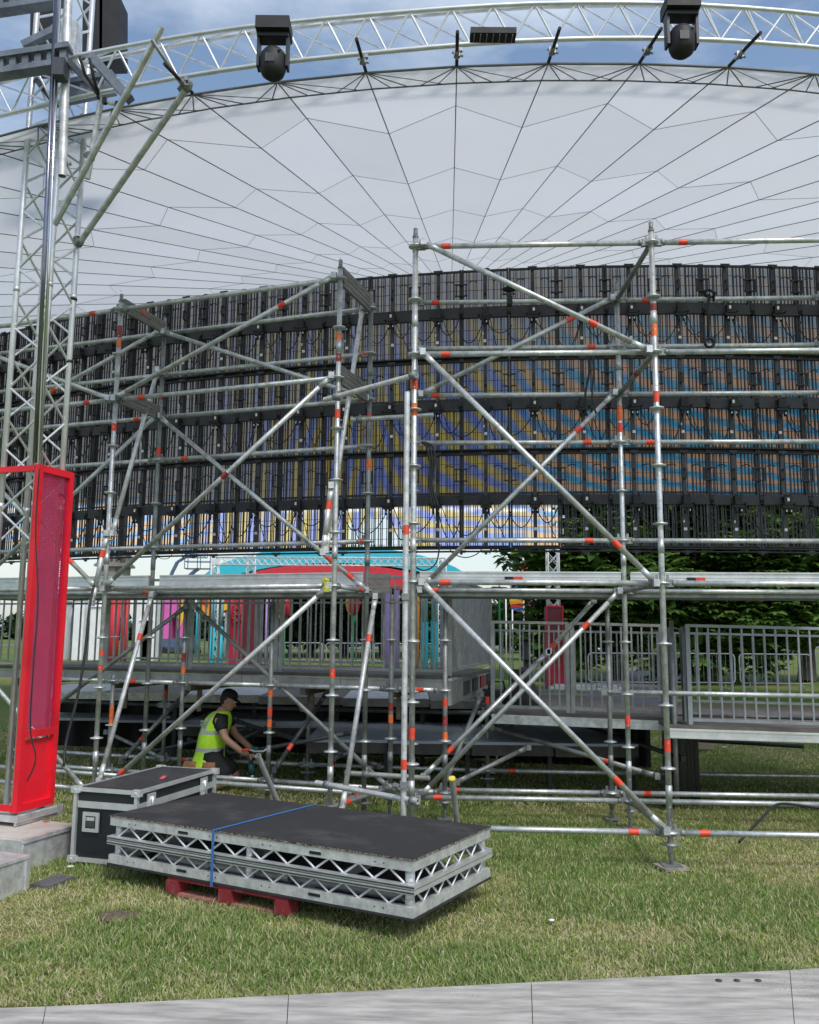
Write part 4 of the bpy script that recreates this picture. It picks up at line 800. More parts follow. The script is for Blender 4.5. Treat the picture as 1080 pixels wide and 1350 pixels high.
d1=make_deck('upper stage deck of the stack, black top up, lattice aluminium sides',zd,zd-.176,False)
d2=make_deck('lower stage deck of the stack, upside down with its black board underneath',zd-.18,zd-.356,True)
zpal=zd-.357
# tubes stowed inside
for i,(t,s0,s1,zz) in enumerate(((.12,1.0,2.2,.055),(.21,.9,2.25,.05),(.30,.5,2.0,.052),(.16,.15,1.1,.05))):
    loose(['stub of grey tube stowed inside the deck stack, front one','stub of grey tube stowed in the deck stack, second from the front','stub of grey tube stowed deepest inside the deck stack','stub of dark tube stowed at the right end in the deck stack'][i],dp(s0,t,zpal+.013+zz+.02),dp(s1,t+.03,zpal+.013+zz),m=ALUBOARD,r=.032,group='tubes stowed inside the deck stack')
# blue strap
BLUE=mat('blue_webbing',(.04,.16,.42),.6,0,.15,60); s_=LL*.49; t=thing('ratchet_strap','blue webbing strap tied round the middle of the deck stack','strap',dp(s_,0,zpal))
sl_=.0
def strip(nm,pts,w=.022):
    mb=MB(); 
    for a,b in zip(pts[:-1],pts[1:]): mb.beam(a,b,w,.0025,(0,0,1)) if abs((b-a)[2])<.1 else mb.beam(a,b,w,.0025,nrm(uW))
    obj(nm,mb,BLUE,t)
sp0=LL*.605
strip('webbing',[dp(sp0,-.02,zd+.004),dp(sp0-.02,WW*.5,zd+.005),dp(sp0-.04,WW+.01,zd+.004)],.02)
mb=MB(); a=dp(sp0,-.024,zd+.002); b=dp(sp0-.005,-.026,zpal-.004); mb.box((a+b)/2,(.022,.003,zd-zpal+.012),(uL,nrm(uW),(0,0,1))); obj('webbing',mb,BLUE,t)
# pallet
PAL=mat('red_painted_pallet_wood',(.22,.018,.024),.8,0,.45,9,.5,60,col2=(.36,.12,.10),thr=(.5,.8)); PALW=mat('worn_red_pallet_wood',(.36,.15,.12),.85,0,.4,9,.35,60)
pl=thing('pallet','battered red wooden pallet carrying the deck stack','pallet',dp(LL*.5,.4,0)); s0,s1=LL*.36,LL*.77
zz0=.012
for t in(.05,.5,.95):
    tt_=t*WW*.98
    for s in(s0+.05,(s0+s1)/2,s1-.05): mb=MB(); c=dp(s,tt_,(zz0+.018+zpal-.022)/2); mb.box(c,(.10,.13,zpal-.022-zz0-.018),(uL,nrm(uW),(0,0,1))); obj('block',mb,PAL,pl)
    mb=MB(); mb.box(dp((s0+s1)/2,tt_,zz0+.008),(s1-s0,.10,.018),(uL,nrm(uW),(0,0,1))); obj('bottom_board',mb,PALW,pl)
    mb=MB(); mb.box(dp((s0+s1)/2,tt_,zpal-.013),(s1-s0,.10,.018),(uL,nrm(uW),(0,0,1))); obj('top_board',mb,PAL,pl)
for i in range(3): s=s0+(s1-s0)*(.15+.35*i); mb=MB(); mb.box(dp(s,WW/2,zpal-.003),(.1,WW,.004),(uL,nrm(uW),(0,0,1))); obj('slat',mb,PAL,pl)
# ================================================================== LOOSE CABLES
def cable(label,pts,r=.009,Y=None,group=None,nm='cable',m=None):
    P=[atY(*p) for p in pts]; Q=[]
    for i in range(len(P)-1):
        p0=P[max(i-1,0)];p1=P[i];p2=P[i+1];p3=P[min(i+2,len(P)-1)]
        for t in np.linspace(0,1,6,endpoint=False): Q.append(.5*((2*p1)+(-p0+p2)*t+(2*p0-5*p1+4*p2-p3)*t*t+(-p0+3*p1-3*p2+p3)*t**3))
    Q.append(P[-1]); mb=MB(); mb.path(Q,r,7); return tag(obj(nm,mb,m or RUBBER),label,'cable',group)
cable('thick black cable hanging from the left tower beside the red casing',[(124,772,8.7),(118,800,8.6),(112,860,8.5),(102,920,8.4),(88,975,8.3),(84,1010,8.2)],.013)
cable('thin black cable running down the left edge of the red casing',[(52,618,7.2),(47,700,7.2),(50,790,7.15),(44,880,7.1),(40,960,7.1),(47,1000,7.1),(36,1030,7.1)],.006)
cable('black cable drooping onto the grass at the far right',[(975,1110,7.4),(990,1094,7.6),(1008,1075,7.9),(1022,1062,8.2),(1040,1060,8.3),(1085,1066,8.3)],.012)
cable('loose black cable hanging in a loop below the wall, left of the white beam end',[(543,745,8.9),(560,752,9),(575,742,9.1),(580,718,9.3)],.008,group='cable loops under the wall')
cable('thin cable loop drooping under the wall right of the centre uprights',[(590,718,10.2),(598,730,10.1),(615,735,10),(632,728,10.1),(640,712,10.3)],.006,group='cable loops under the wall')
cable('small thin cable loop hanging under the wall by the left tower',[(205,724,10.6),(210,735,10.5),(222,736,10.5),(231,724,10.6)],.004,group='cable loops under the wall')
for i,(a,b,c) in enumerate(((548,600,0),(556,604,1),(564,598,2))): cable(['bundle cable hanging beside the centre upright, nearest it','second bundle cable hanging beside the centre upright','outermost bundle cable hanging beside the centre upright'][i],[(556,583,8.6),(562+4*i,588,8.6),(567+3*i,610,8.6),(566+2*i,640,8.6),(570+4*i,668,8.6)],.012,group='cables bundled at the centre upright')
cable('pair of dark lifting cables dropping in front of the wall, right of centre',[(775,465,8.55),(777,490,8.55),(772,520,8.55),(774,548,8.55)],.012); cable('second dark lifting cable beside the first, right of centre',[(781,460,8.5),(783,490,8.5),(781,522,8.5),(786,545,8.5)],.010)
# spanset with ring on the right
t=thing('sling','black lifting sling with a ring hanging over the top right rails','sling',atY(935,390,8.45))
mb=MB(); P=[atY(928,384,8.4),atY(935,382,8.35),atY(943,386,8.4),atY(940,392,8.5),atY(930,390,8.55),atY(928,384,8.4)]; mb.path(P,.014,8); mb.path([atY(935,388,8.42),atY(934,415,8.45),atY(934,448,8.45)],.016,8); mb.path([atY(942,386,8.45),atY(941,396,8.55)],.012,8); obj('webbing',mb,STR,t)
mb=MB(); c=atY(935.5,452,8.42); mb.path([c+.045*np.array([math.cos(q),0,math.sin(q)]) for q in np.linspace(0,2*math.pi,17)],.016,8); obj('ring',mb,STR,t)
t=thing('clamp','small black clamp with blue cloth on the upper rail','clamp',atY(672,394,8.4)); mb=MB(); mb.box(atY(672,397,8.45),(.05,.09,.09)); mb.lathe(atY(672,385,8.45),[(.02,0),(.06,.02),(.08,.03)],10); obj('body',mb,STR,t)
# ================================================================== TREES
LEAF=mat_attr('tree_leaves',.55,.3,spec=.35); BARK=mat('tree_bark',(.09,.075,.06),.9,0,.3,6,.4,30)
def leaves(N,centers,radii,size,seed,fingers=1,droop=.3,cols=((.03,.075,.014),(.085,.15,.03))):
    r=np.random.default_rng(seed); C=np.array(centers,float); Rr=np.array(radii,float)
    w=(Rr[:,0]*Rr[:,1]+Rr[:,0]*Rr[:,2]); k=r.choice(len(C),N,p=w/w.sum()); d=r.normal(size=(N,3)); d/=np.linalg.norm(d,axis=1)[:,None]
    rad=r.random(N)**.35; P=C[k]+d*Rr[k]*rad[:,None]*(1+.18*(fbm(d[:,0]*3+k*1.7+5,d[:,2]*3+7,seed,3)-.5)[:,None]*2)
    V=[];T=[];Cc=[]
    base=np.array(cols[0]); hi=np.array(cols[1]); yaw=r.random(N)*2*math.pi; sz=size*(.6+.7*r.random(N)); tone=r.random(N)*.6+.4*np.clip(d[:,2]*.5+.5,0,1)*0+.2*r.random(N)
    for f in range(fingers):
        a=yaw+(f-(fingers-1)/2)*.62 if fingers>1 else yaw; ln=sz*(1-.12*abs(f-(fingers-1)/2)); dr=-droop*ln*(.5+r.random(N))
        if fingers==1: dr=r.normal(0,.5,N)*ln
        tip=P+np.stack([np.cos(a)*ln,np.sin(a)*ln,dr],1); mid=P+np.stack([np.cos(a)*ln*.6,np.sin(a)*ln*.6,dr*.35],1)
        sd_=np.stack([-np.sin(a),np.cos(a),r.normal(0,.35,N)],1)*(ln*(.17 if fingers>1 else .34))[:,None]
        o=len(V)*0; V.append(np.stack([P,mid-sd_,tip,mid+sd_],1))
        c=base*(1-tone[:,None])+hi*tone[:,None]; Cc.append(np.repeat(c,4,0))
    Vv=np.concatenate([v.reshape(-1,3) for v in V]); n=len(Vv)//4; Q=np.arange(n*4).reshape(n,4); return Vv,Q,np.concatenate(Cc)
def limbs(mb,base,h,spread,r0,seed,n=7):
    rr=random.Random(seed); p=np.array(base,float); P=[p]
    for i in range(5): p=p+np.array([rr.uniform(-.04,.04)*h,rr.uniform(-.04,.04)*h,h/5]); P.append(p)
    for i in range(5): mb.tube(P[i],P[i+1],r0*(1-i*.17),9,r0*(1-(i+1)*.17),cap=False)
    for i in range(n):
        k=1+i%4; a=rr.uniform(0,6.28); q=P[k]; e=q+np.array([math.cos(a)*spread,math.sin(a)*spread,spread*rr.uniform(.2,.8)]); m_=(q+e)/2+[0,0,spread*.1]
        mb.tube(q,m_,r0*.35,6,r0*.25,cap=False); mb.tube(m_,e,r0*.25,6,r0*.08,cap=False)
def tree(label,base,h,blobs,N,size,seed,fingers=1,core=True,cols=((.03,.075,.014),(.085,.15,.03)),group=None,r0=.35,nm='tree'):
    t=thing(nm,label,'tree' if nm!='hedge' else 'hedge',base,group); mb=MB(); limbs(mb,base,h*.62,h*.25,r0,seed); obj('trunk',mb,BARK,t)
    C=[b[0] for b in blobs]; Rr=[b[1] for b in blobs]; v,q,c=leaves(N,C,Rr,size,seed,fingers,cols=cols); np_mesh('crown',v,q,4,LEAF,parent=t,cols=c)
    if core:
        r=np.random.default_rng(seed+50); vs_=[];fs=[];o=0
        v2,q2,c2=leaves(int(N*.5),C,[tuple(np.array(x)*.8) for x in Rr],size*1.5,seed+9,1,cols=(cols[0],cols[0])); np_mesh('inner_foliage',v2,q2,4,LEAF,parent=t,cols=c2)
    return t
# horse chestnut mass behind the right half
YT=33.
def gp_(x,Y,z=0): p=atY(x,835,Y); return (p[0],Y,float(gz(p[0],Y))+z)
def blob(x,y,Y,rx,ry,rz): p=atY(x,y,Y); return ((p[0],p[1],p[2]),(rx,ry,rz))
def chest(label,xc,seed,Y,wid,top,N):
    rr=random.Random(seed); bl=[]
    for i in range(18):
        bl.append(blob(xc+rr.uniform(-.5,.5)*wid*34,rr.uniform(690,850) if i<11 else rr.uniform(600,690),Y+rr.uniform(-1,1.6),1.5+rr.random(),1.4,1.0+.7*rr.random()))
    tree(label,gp_(xc,Y+1),top,bl,N,.42,seed,5,cols=((.05,.12,.02),(.17,.29,.06)),group='horse chestnuts behind the ramp',nm='chestnut_tree')
chest('large leafy chestnut tree behind the right side, beside the red tower',815,21,YT,5.2,9,6500)
chest('large drooping chestnut tree filling the view between the two right uprights and the edge',930,22,YT-1,5.0,9,7000)
chest('large chestnut tree cut off by the right edge of the view',1060,23,YT-.5,5.5,9,6500)
rr=random.Random(9)
for i,(x,Y,h,w,lb) in enumerate(((365,62,5.5,4,'dark round tree behind the red column, left one'),(410,58,5.5,4,'dark round tree behind the middle guardrail'),(455,60,6.5,4.5,'dark tree behind the red tulip'),(505,64,6.2,4.5,'tall dark tree over the red tent roof'),(545,66,6,4,'dark tree behind the lilac column'),(590,70,5,4.5,'dark tree hidden behind the dense guardrail'),(640,74,4.6,5,'far dark tree left of the rainbow flag'),(690,72,4.8,5,'far dark tree behind the rainbow flag'),(740,52,7.5,4,'dark tree just left of the chestnuts'))):
    b=gp_(x,Y); bl=[((b[0]+rr.uniform(-.5,.5)*w*1.4,b[1]+rr.uniform(-1,1),b[2]+h*rr.uniform(.25,.9)),(w*.5,w*.45,h*.22)) for _ in range(9)]
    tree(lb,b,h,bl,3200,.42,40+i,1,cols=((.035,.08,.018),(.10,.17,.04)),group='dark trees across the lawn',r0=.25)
for i,x in enumerate(range(-260,1500,190)):
    b=gp_(x,150); bl=[((b[0]+rr.uniform(-1,1)*12,b[1]+rr.uniform(-2,2),b[2]+rr.uniform(1,3.2)),(6,4,2.6)) for _ in range(8)]
    tree(['far tree belt at the left edge','far tree belt behind the white tents','far tree belt behind the pink cloths','far tree belt behind the turquoise columns','far tree belt beyond the round trees','far tree belt beyond the cars','far tree belt behind the red tower','far tree belt beyond the chestnuts','far tree belt past the right edge','far tree belt outermost right'][i]+', low on the horizon',b,5,bl,1600,1.1,70+i,1,cols=((.03,.06,.02),(.07,.11,.04)),group='tree belt on the horizon',r0=.3)
# ================================================================== PATH, BARRIERS, BANKS
PATH=mat('grey_tarmac_path',(.16,.16,.17),.85,0,.15,2,.2,80)
def flat(name,pts,m,dz,kind='structure'):
    mb=MB(); v=[(p[0],p[1],float(gz(p[0],p[1]))+dz) for p in pts]; mb.add(v,[tuple(range(len(v)))]); o=obj(name,mb,m); return tag(o,kind=kind)
def strip_path(name,L,Rr_,m,dz):
    mb=MB(); v=[]
    for (a,b) in zip(L,Rr_): v+=[(a[0],a[1],float(gz(*a))+dz),(b[0],b[1],float(gz(*b))+dz)]
    mb.add(v,[(2*i,2*i+1,2*i+3,2*i+2) for i in range(len(L)-1)]); return tag(obj(name,mb,m),kind='structure')
strip_path('path',[(3.6,20),(4.4,23),(6.0,29),(8.0,36),(9.5,42)],[(5.4,20),(6.6,23),(8.6,29),(11.2,36),(13.5,42)],PATH,.02)
strip_path('road',[(-60,84),(0,84),(60,84)],[(-60,92),(0,92),(60,92)],PATH,.03)
BARM=mat('bright_barrier_steel',(.55,.57,.58),.35,.7,.15,6)
def barrier(label,a,b,h=1.05,n=16,group='crowd barriers on the lawn',tilt=0.):
    a=np.array(a,float); b=np.array(b,float); b=b+[0,0,tilt]; t=thing('crowd_barrier',label,'barrier',a,group); u=nrm(b-a); mb=MB(); z=np.array([0,0,1.]); r=.12
    P=[a+z*.2+u*r,a+z*.23+u*.03,a+z*.3,a+z*(h-r),a+z*(h-.03)+u*.03,a+z*h+u*r,b+z*h-u*r,b+z*(h-.03)-u*.03,b+z*(h-r),b+z*.3,b+z*.23-u*.03,b+z*.2-u*r,a+z*.2+u*r]; mb.path(P,.024,6); obj('frame',mb,BARM,t)
    bm=MB(); bm.tube((0,0,.2),(0,0,h),.009,5,cap=False); me=bm.mesh('bar',GALVD)
    for i in range(1,n): inst('bar',me,t,a+(b-a)*i/n)
    for e in(a+u*.3,b-u*.3): mb=MB(); mb.beam(e+[0,-.28,.03],e+[0,.28,.03],.05,.02); mb.tube(e+[0,0,.02],e+[0,0,.2],.015,6); obj('foot',mb,BARM,t)
BY=28.
names=['left of the ramp guardrails','second from the left, behind the gate','with rounded frame under the chestnut leaves','leaning slightly uphill under the chestnuts','at the far right edge of the lawn']
for i in range(5):
    x0=8.0+i*2.35-2.3; barrier('silver crowd barrier '+names[i],(x0,BY-.12*i,float(gz(x0,BY))+.1+ (0 if i<3 else .25)),(x0+2.2,BY-.12*i-.1,float(gz(x0,BY))+.1+(0 if i<3 else .3)),1.1,16,tilt=.12 if i>=3 else 0)
for i in range(4): barrier('distant crowd barrier before the dark trees, '+['first','second','third','fourth'][i]+' counted from the red column',(-6.5+i*2.4,44,0.3),(-4.3+i*2.4,44,.3),1.05,12,group='distant crowd barriers')
# ================================================================== EVENT STRUCTURES FAR OFF
def M_(n,c,**k): return mat(n,c,.6,0,.08,3,**k)
TURQ=M_('turquoise_paint',(.03,.50,.62)); TURQP=M_('pale_turquoise_paint',(.22,.50,.58)); REDF=M_('red_tent_fabric',(.62,.03,.05)); WHF=M_('white_tent_fabric',(.78,.79,.80)); MAG=M_('magenta_fabric',(.72,.13,.50)); YEL=M_('yellow_fabric',(.80,.50,.03)); LIL=M_('lilac_paint',(.42,.28,.62)); MAR=M_('maroon_panel',(.13,.02,.035)); DRED=M_('deep_red_paint',(.42,.01,.035)); GREEN=M_('bright_green_paint',(.03,.42,.16)); ORA=M_('orange_paint',(.8,.3,.03)); STONE=mat('grey_stone',(.22,.205,.18),.9,0,.2,.6,.4,3)
def arch(label,xl,xr,yb,ya,Y,dep,th_,m,nm='tent'):
    a=atY(xl,yb,Y); b=atY(xr,yb,Y); top=atY((xl+xr)/2,ya,Y)[2]; n=24; t=thing(nm,label,'tent',(*((a+b)/2)[:2],0)); W2=(b[0]-a[0])/2; cx_=(a[0]+b[0])/2; zb_=a[2]; rise=top-zb_
    pr=[(cx_-W2*math.cos(q),zb_+rise*math.sin(q)) for q in np.linspace(0,math.pi,n+1)]
    for j in range(4):
        mb=MB(); ip=pr[j*n//4:(j+1)*n//4+1]; v=[]
        for x,z in ip: v+=[(x,Y,z),(x,Y+dep,z),(x,Y+dep,z-th_),(x,Y,z-th_)]
        mb.loft([v[4*i:4*i+4] for i in range(len(ip))]); mb.sm=[False]*len(mb.sm); obj('roof_segment',mb,m,t)
    for x in(cx_-W2,cx_+W2):
        for yy in(Y+.3,Y+dep-.3): mb=MB(); mb.tube((x,yy,0),(x,yy,zb_+.1),.15,10); obj('leg',mb,m,t)
    return t
arch('wide turquoise arched tent roof beyond the lawn',262,625,772,720,52,5,1.0,TURQ); arch('white arched tent roof inside the turquoise arch',300,590,770,734,54,5,.9,WHF)
arch('low red domed tent roof under the white arch',318,560,765,744,50,4,1.1,REDF)
TL=atY(0,0,1)
def boxtruss(label,a,b,s,n,group=None,m=None,r=.03,cat='truss'):
    a=np.array(a,float); b=np.array(b,float); t=thing('lattice_truss',label,cat,(a if a[2]<=b[2] else b),group); u=nrm(b-a); x=nrm(np.cross(u,(0,1,0)) if abs(u[1])<.9 else (1,0,0)); y=np.cross(u,x); m=m or ALU
    cs=[x*s*i+y*s*j for i,j in((-.5,-.5),(.5,-.5),(.5,.5),(-.5,.5))]
    for c in cs: mb=MB(); mb.tube(a+c,b+c,r,6); obj('chord',mb,m,t)
    mb=MB()
    for i in range(n):
        p=a+(b-a)*i/n; q=a+(b-a)*(i+1)/n
        for j in(0,1,2,3): mb.tube(p+cs[j],q+cs[(j+1)%4],r*.55,4,cap=False); mb.tube(p+cs[(j+1)%4],q+cs[j],r*.55,4,cap=False) if j in(0,2) else None
    tag(obj('lacing',mb,m,t),kind='stuff'); return t
WT=mat('white_truss',(.72,.74,.75),.4,.2,.1)
boxtruss('long horizontal white lattice truss before the turquoise arch',atY(283,740,47),atY(588,741,47),.42,34,m=WT)
boxtruss('left upright lattice post of the white truss',atY(284,850,47)*[1,1,0],atY(284,735,47),.36,12,'upright lattice posts',WT); boxtruss('second upright lattice post near the left end of the white truss',atY(331,850,47.5)*[1,1,0],atY(331,728,47.5),.42,12,'upright lattice posts',WT)
boxtruss('right upright lattice post at the end of the white truss',atY(583,850,47)*[1,1,0],atY(583,735,47),.42,12,'upright lattice posts',WT)
# stone tower
st2=thing('stone_tower','old grey stone tower with domed turrets far off to the left','tower',atY(147,830,150)*[1,1,0]); c=atY(147,830,150)
zz=lambda y:atY(147,y,150)[2]; sc=150/F_PX
def sbox(nm,w,z0,z1,dx=0,dy=0): mb=MB(); mb.box((c[0]+dx*sc,150+dy,(z0+z1)/2),(w*sc,w*sc,z1-z0)); return obj(nm,mb,STONE,st2)
sbox('shaft',32,0,zz(748)); sbox('cornice',41,zz(748),zz(745)); sbox('cornice',38,zz(745),zz(743.3)); sbox('belfry',28,zz(743.3),zz(729)); sbox('cornice',33,zz(729),zz(727))
mb=MB(); mb.lathe((c[0],150,zz(727)),[(14*sc,0),(13*sc,5*sc),(9*sc,9*sc),(3*sc,12*sc),(1*sc,16*sc),(.3*sc,20*sc)],16); obj('dome',mb,STONE,st2)
for dx in(-15,15):
    for dy in(-15,15): mb=MB(); mb.lathe((c[0]+dx*sc,150+dy*sc,zz(743)),[(3.4*sc,0),(3.4*sc,7*sc),(3.8*sc,7.5*sc),(2.6*sc,10.5*sc),(.6*sc,14*sc)],10); obj('turret',mb,STONE,st2)
for dx in(-7,0,7): mb=MB(); mb.box((c[0]+dx*sc,150-14*sc-.05,zz(736)),(3*sc,.2,9*sc)); obj('arched_opening',mb,MAR if 0 else DARKST,st2)
for y in(752,760,768):
    for dx in(-8,8): mb=MB(); mb.box((c[0]+dx*sc,150-16*sc-.05,zz(y)),(3.2*sc,.2,4*sc)); obj('window',mb,DARKST,st2)
# boom lifts
def boom(label,pts,Y,m,basket=True):
    t=thing('boom_lift',label,'boom lift',atY(pts[0][0],pts[0][1],Y)*[1,1,0],'boom lifts'); P=[atY(x,y,Y) for x,y in pts]
    for i in range(len(P)-1): mb=MB(); mb.beam(P[i],P[i+1],.22,.28-.04*i); obj('boom_arm',mb,m,t)
    mb=MB(); b=P[0]*[1,1,0]; mb.box(b+[0,0,1.15],(2.2,1.8,.9)); obj('turret',mb,m,t)
    mb=MB(); mb.box(b+[0,0,.6],(2.6,1.9,.35)); obj('chassis',mb,DARKST,t)
    for i in(-1,1):
        for j in(-1,1): mb=MB(); mb.tube(b+[i*.95,j*.95-.12,.42],b+[i*.95,j*.95+.12,.42],.42,14); obj('wheel',mb,RUBBER,t)
    e=P[-1]
    if basket:
        for z in(0,.5,1.0): mb=MB(); w=.9; [mb.beam(e+[w*i,w*.5*j,z],e+[w*k,w*.5*l,z],.05,.05) for i,j,k,l in((-1,-1,1,-1),(1,-1,1,1),(1,1,-1,1),(-1,1,-1,-1))]; obj('basket_rail',mb,m if z else DARKST,t)
        for i in(-.9,0,.9):
            for j in(-.45,.45): mb=MB(); mb.beam(e+[i,j,0],e+[i,j,1.],.05,.05,(0,1,0)); obj('basket_post',mb,m,t)
BLB=mat('blue_grey_boom_paint',(.08,.12,.22),.5,0,.1)
boom('blue boom lift with raised cranked arm against the sky',[(224,800),(226,757),(234,741),(246,734),(257,735)],70,BLB)
boom('boom lift with a basket in front of the clouds',[(238,800),(249,760),(257,753),(262,750)],62,BLB)
# colourful columns and cloths
def column(label,x,yt,yb,Y,r,m,m2=None,ysplit=None,group='painted columns across the lawn',n=1,dx=0,square=False):
    p=atY(x,yb,Y); t=thing('column',label,'column',(p[0],Y,float(gz(p[0],Y))),group)
    for k in range(n):
        X=atY(x+dx*k,(yt+yb)/2,Y)[0]; zt_=atY(x,yt,Y)[2]; z0=float(gz(X,Y))-.02; zs_=atY(x,ysplit,Y)[2] if ysplit else zt_
        mb=MB(); (mb.box((X,Y,(z0+zs_)/2),(2*r,2*r,zs_-z0)) if square else mb.tube((X,Y,z0),(X,Y,zs_),r,14)); obj('shaft',mb,m,t)
        if ysplit: mb=MB(); mb.tube((X,Y,zs_),(X,Y,zt_),r*.85,12); obj('upper_shaft',mb,m2,t)
    return t
column('pair of bright turquoise columns with paler tops left of centre',280,780,868,32,.11,TURQ,TURQP,826,n=2,dx=11)
column('pair of bright turquoise columns behind the centre uprights',560,765,880,28,.12,TURQ,TURQP,820,n=2,dx=13)
column('red box column left of the maroon board',309,762,868,32,.2,DRED,None,None,square=True)
boxtruss('red lattice mast on the red box column',atY(312,822,31.6),atY(312,780,31.6),.3,5,None,REDF,.035,'mast')
column('wide maroon board standing behind the guardrail, left of the dark trees',333,782,862,33,.32,MAR,None,None,square=True); column('slim lilac column beside the maroon board',352,782,872,32,.07,LIL,None,None); 
column('pair of lilac columns left of the centre uprights',512,778,885,28,.10,LIL,None,None,n=2,dx=11); column('slim orange column beside the centre uprights',550,786,870,29,.08,ORA,None,None)
column('red column, left one of two behind the left guardrail',152,782,838,40,.22,REDF); column('red column, right one of two behind the left guardrail',166,782,832,41,.14,REDF)
def cloth(label,pts,Y,m,nm='banner',cat='banner',dep=.25,group=None,sub=None):
    t=thing(nm,label,cat,atY(pts[0][0],pts[0][1],Y)*[1,1,0],group); P=[atY(x,y,Y) for x,y in pts]; mb=MB(); n=len(P); v=[*P,*[p+[0,dep,0] for p in P]]; mb.add(v,[tuple(range(n))[::-1],tuple(range(n,2*n))]+[(i,(i+1)%n,n+(i+1)%n,n+i) for i in range(n)]); obj('cloth',mb,m,t)
    for i,(q,mm) in enumerate(sub or []): mb=MB(); P=[atY(x,y,Y-.06*(i+1)) for x,y in q]; n=len(P); v=[*P,*[p+[0,.04,0] for p in P]]; mb.add(v,[tuple(range(n))[::-1],tuple(range(n,2*n))]+[(i_,(i_+1)%n,n+(i_+1)%n,n+i_) for i_ in range(n)]); obj('stripe',mb,mm,t)
    return t
cloth('pink inflatable arch with yellow curved band behind the left guardrail',[(213,842),(213,800),(218,786),(240,782),(246,800),(243,840),(236,840),(232,812),(226,812),(224,842)],38,MAG,'inflatable_arch','inflatable',1.2,None,[([(232,786),(240,790),(243,812),(238,826),(234,812),(237,800)],YEL)])
cloth('orange and red patterned cloth behind the turquoise columns',[(262,785),(275,780),(276,812),(264,806)],36,ORA,sub=[([(264,790),(274,788),(274,800)],REDF)])
cloth('red and yellow cloth left of the red lattice mast',[(292,782),(306,780),(306,805),(294,808)],36,REDF,sub=[([(294,797),(305,795),(305,803),(295,805)],YEL),([(296,784),(303,783),(303,790)],MAG)])
cloth('purple round cloth shape beside the lilac column',[(356,786),(372,782),(378,800),(370,815),(358,812)],34,LIL,sub=[([(360,800),(368,798),(368,810),(361,811)],MAG)])
for i,(x0,x1,y0,y1) in enumerate(((62,84,792,828),(96,112,790,822),(118,140,800,836),(176,206,786,812),(186,200,818,830))):
    a=atY(x0,y1,46); b=atY(x1,y0,46); t=thing('white_tent',['white tent panel by the red casing','narrow white tent panel behind the black cable','white tent panel behind the leaning tube','broad white tent panel right of the red columns','small white tent panel under the broad one'][i],'tent',(a[0],46,0),'white tents')
    mb=MB(); mb.box(((a[0]+b[0])/2,46.6,b[2]/2),(b[0]-a[0],1.2,b[2])); obj('wall',mb,WHF,t); mb=MB(); w=(b[0]-a[0])/2+.1; cx_=(a[0]+b[0])/2; z=b[2]; mb.add([(cx_-w,45.9,z),(cx_+w,45.9,z),(cx_+w,47.3,z),(cx_-w,47.3,z),(cx_,46.6,z+.35)],[(0,1,4),(1,2,4),(2,3,4),(3,0,4),(3,2,1,0)]); obj('roof',mb,WHF,t)
# magenta / lilac valance strip under the tent roofs
for i,(x0,x1,m) in enumerate(((350,384,LIL),(386,412,MAG),(414,440,LIL),(442,470,MAG),(472,500,LIL))):
    a=atY(x0,786,44); b=atY(x1,770,44); mb=MB(); mb.box(((a[0]+b[0])/2,44,(a[2]+b[2])/2),(b[0]-a[0],.1,b[2]-a[2])); tag(obj('valance',mb,m),['lilac fabric valance nearest the maroon board','pink fabric valance over the tulip bud','lilac fabric valance left of the front upright','pink fabric valance over the red tulip','lilac fabric valance before the lilac columns'][i],'valance','fabric valances under the tent roof')
# tulip
def tulip(label,x,yb,yt,Y,s,stem=True):
    g=atY(x,yb,Y); t=thing('tulip_sculpture',label,'sculpture',(g[0],Y,0),'giant tulips'); zt_=atY(x,yt,Y)[2]; zbud=zt_-s
    mb=MB(); mb.tube((g[0],Y,0),(g[0],Y,zbud),.045,8); obj('stem',mb,GREEN,t)
    for k in range(6):
        a=k*math.pi/3+.4; d=np.array([math.cos(a),math.sin(a),0]); e=np.array([-d[1],d[0],0]); b=np.array([g[0],Y,zbud])
        mb=MB(); mb.loft([[b+d*(.28*s*r_)+np.array([0,0,h*s])+e*(w*s*i)+d*(o*.04) for i,o in((-1,0),(0,1),(1,0),(0,-1))] for r_,h,w in((.05,0,.04),(.75,.2,.16),(1,.5,.17),(1.05,.75,.12),(1.3,1.0,.015))]); obj('petal',mb,YEL if k in(3,) else REDF,t)
    mb=MB(); b=np.array([g[0],Y,zbud-.25]); mb.loft([[b+np.array([.0+.12*h*s_,0,h*.5])+np.array([w,0,0])*i+np.array([0,.02,0])*o for i,o in((-1,0),(0,1),(1,0),(0,-1))] for h,w,s_ in((0,.03,1),(.3,.07,1),(.7,.05,1),(1,.01,1.4))]); obj('leaf',mb,GREEN,t)
tulip('giant red and yellow tulip sculpture on a green stem before the dark trees',464,885,782,24,.62); tulip('giant red tulip sculpture half hidden left of the dark trees',373,880,785,30,.8)
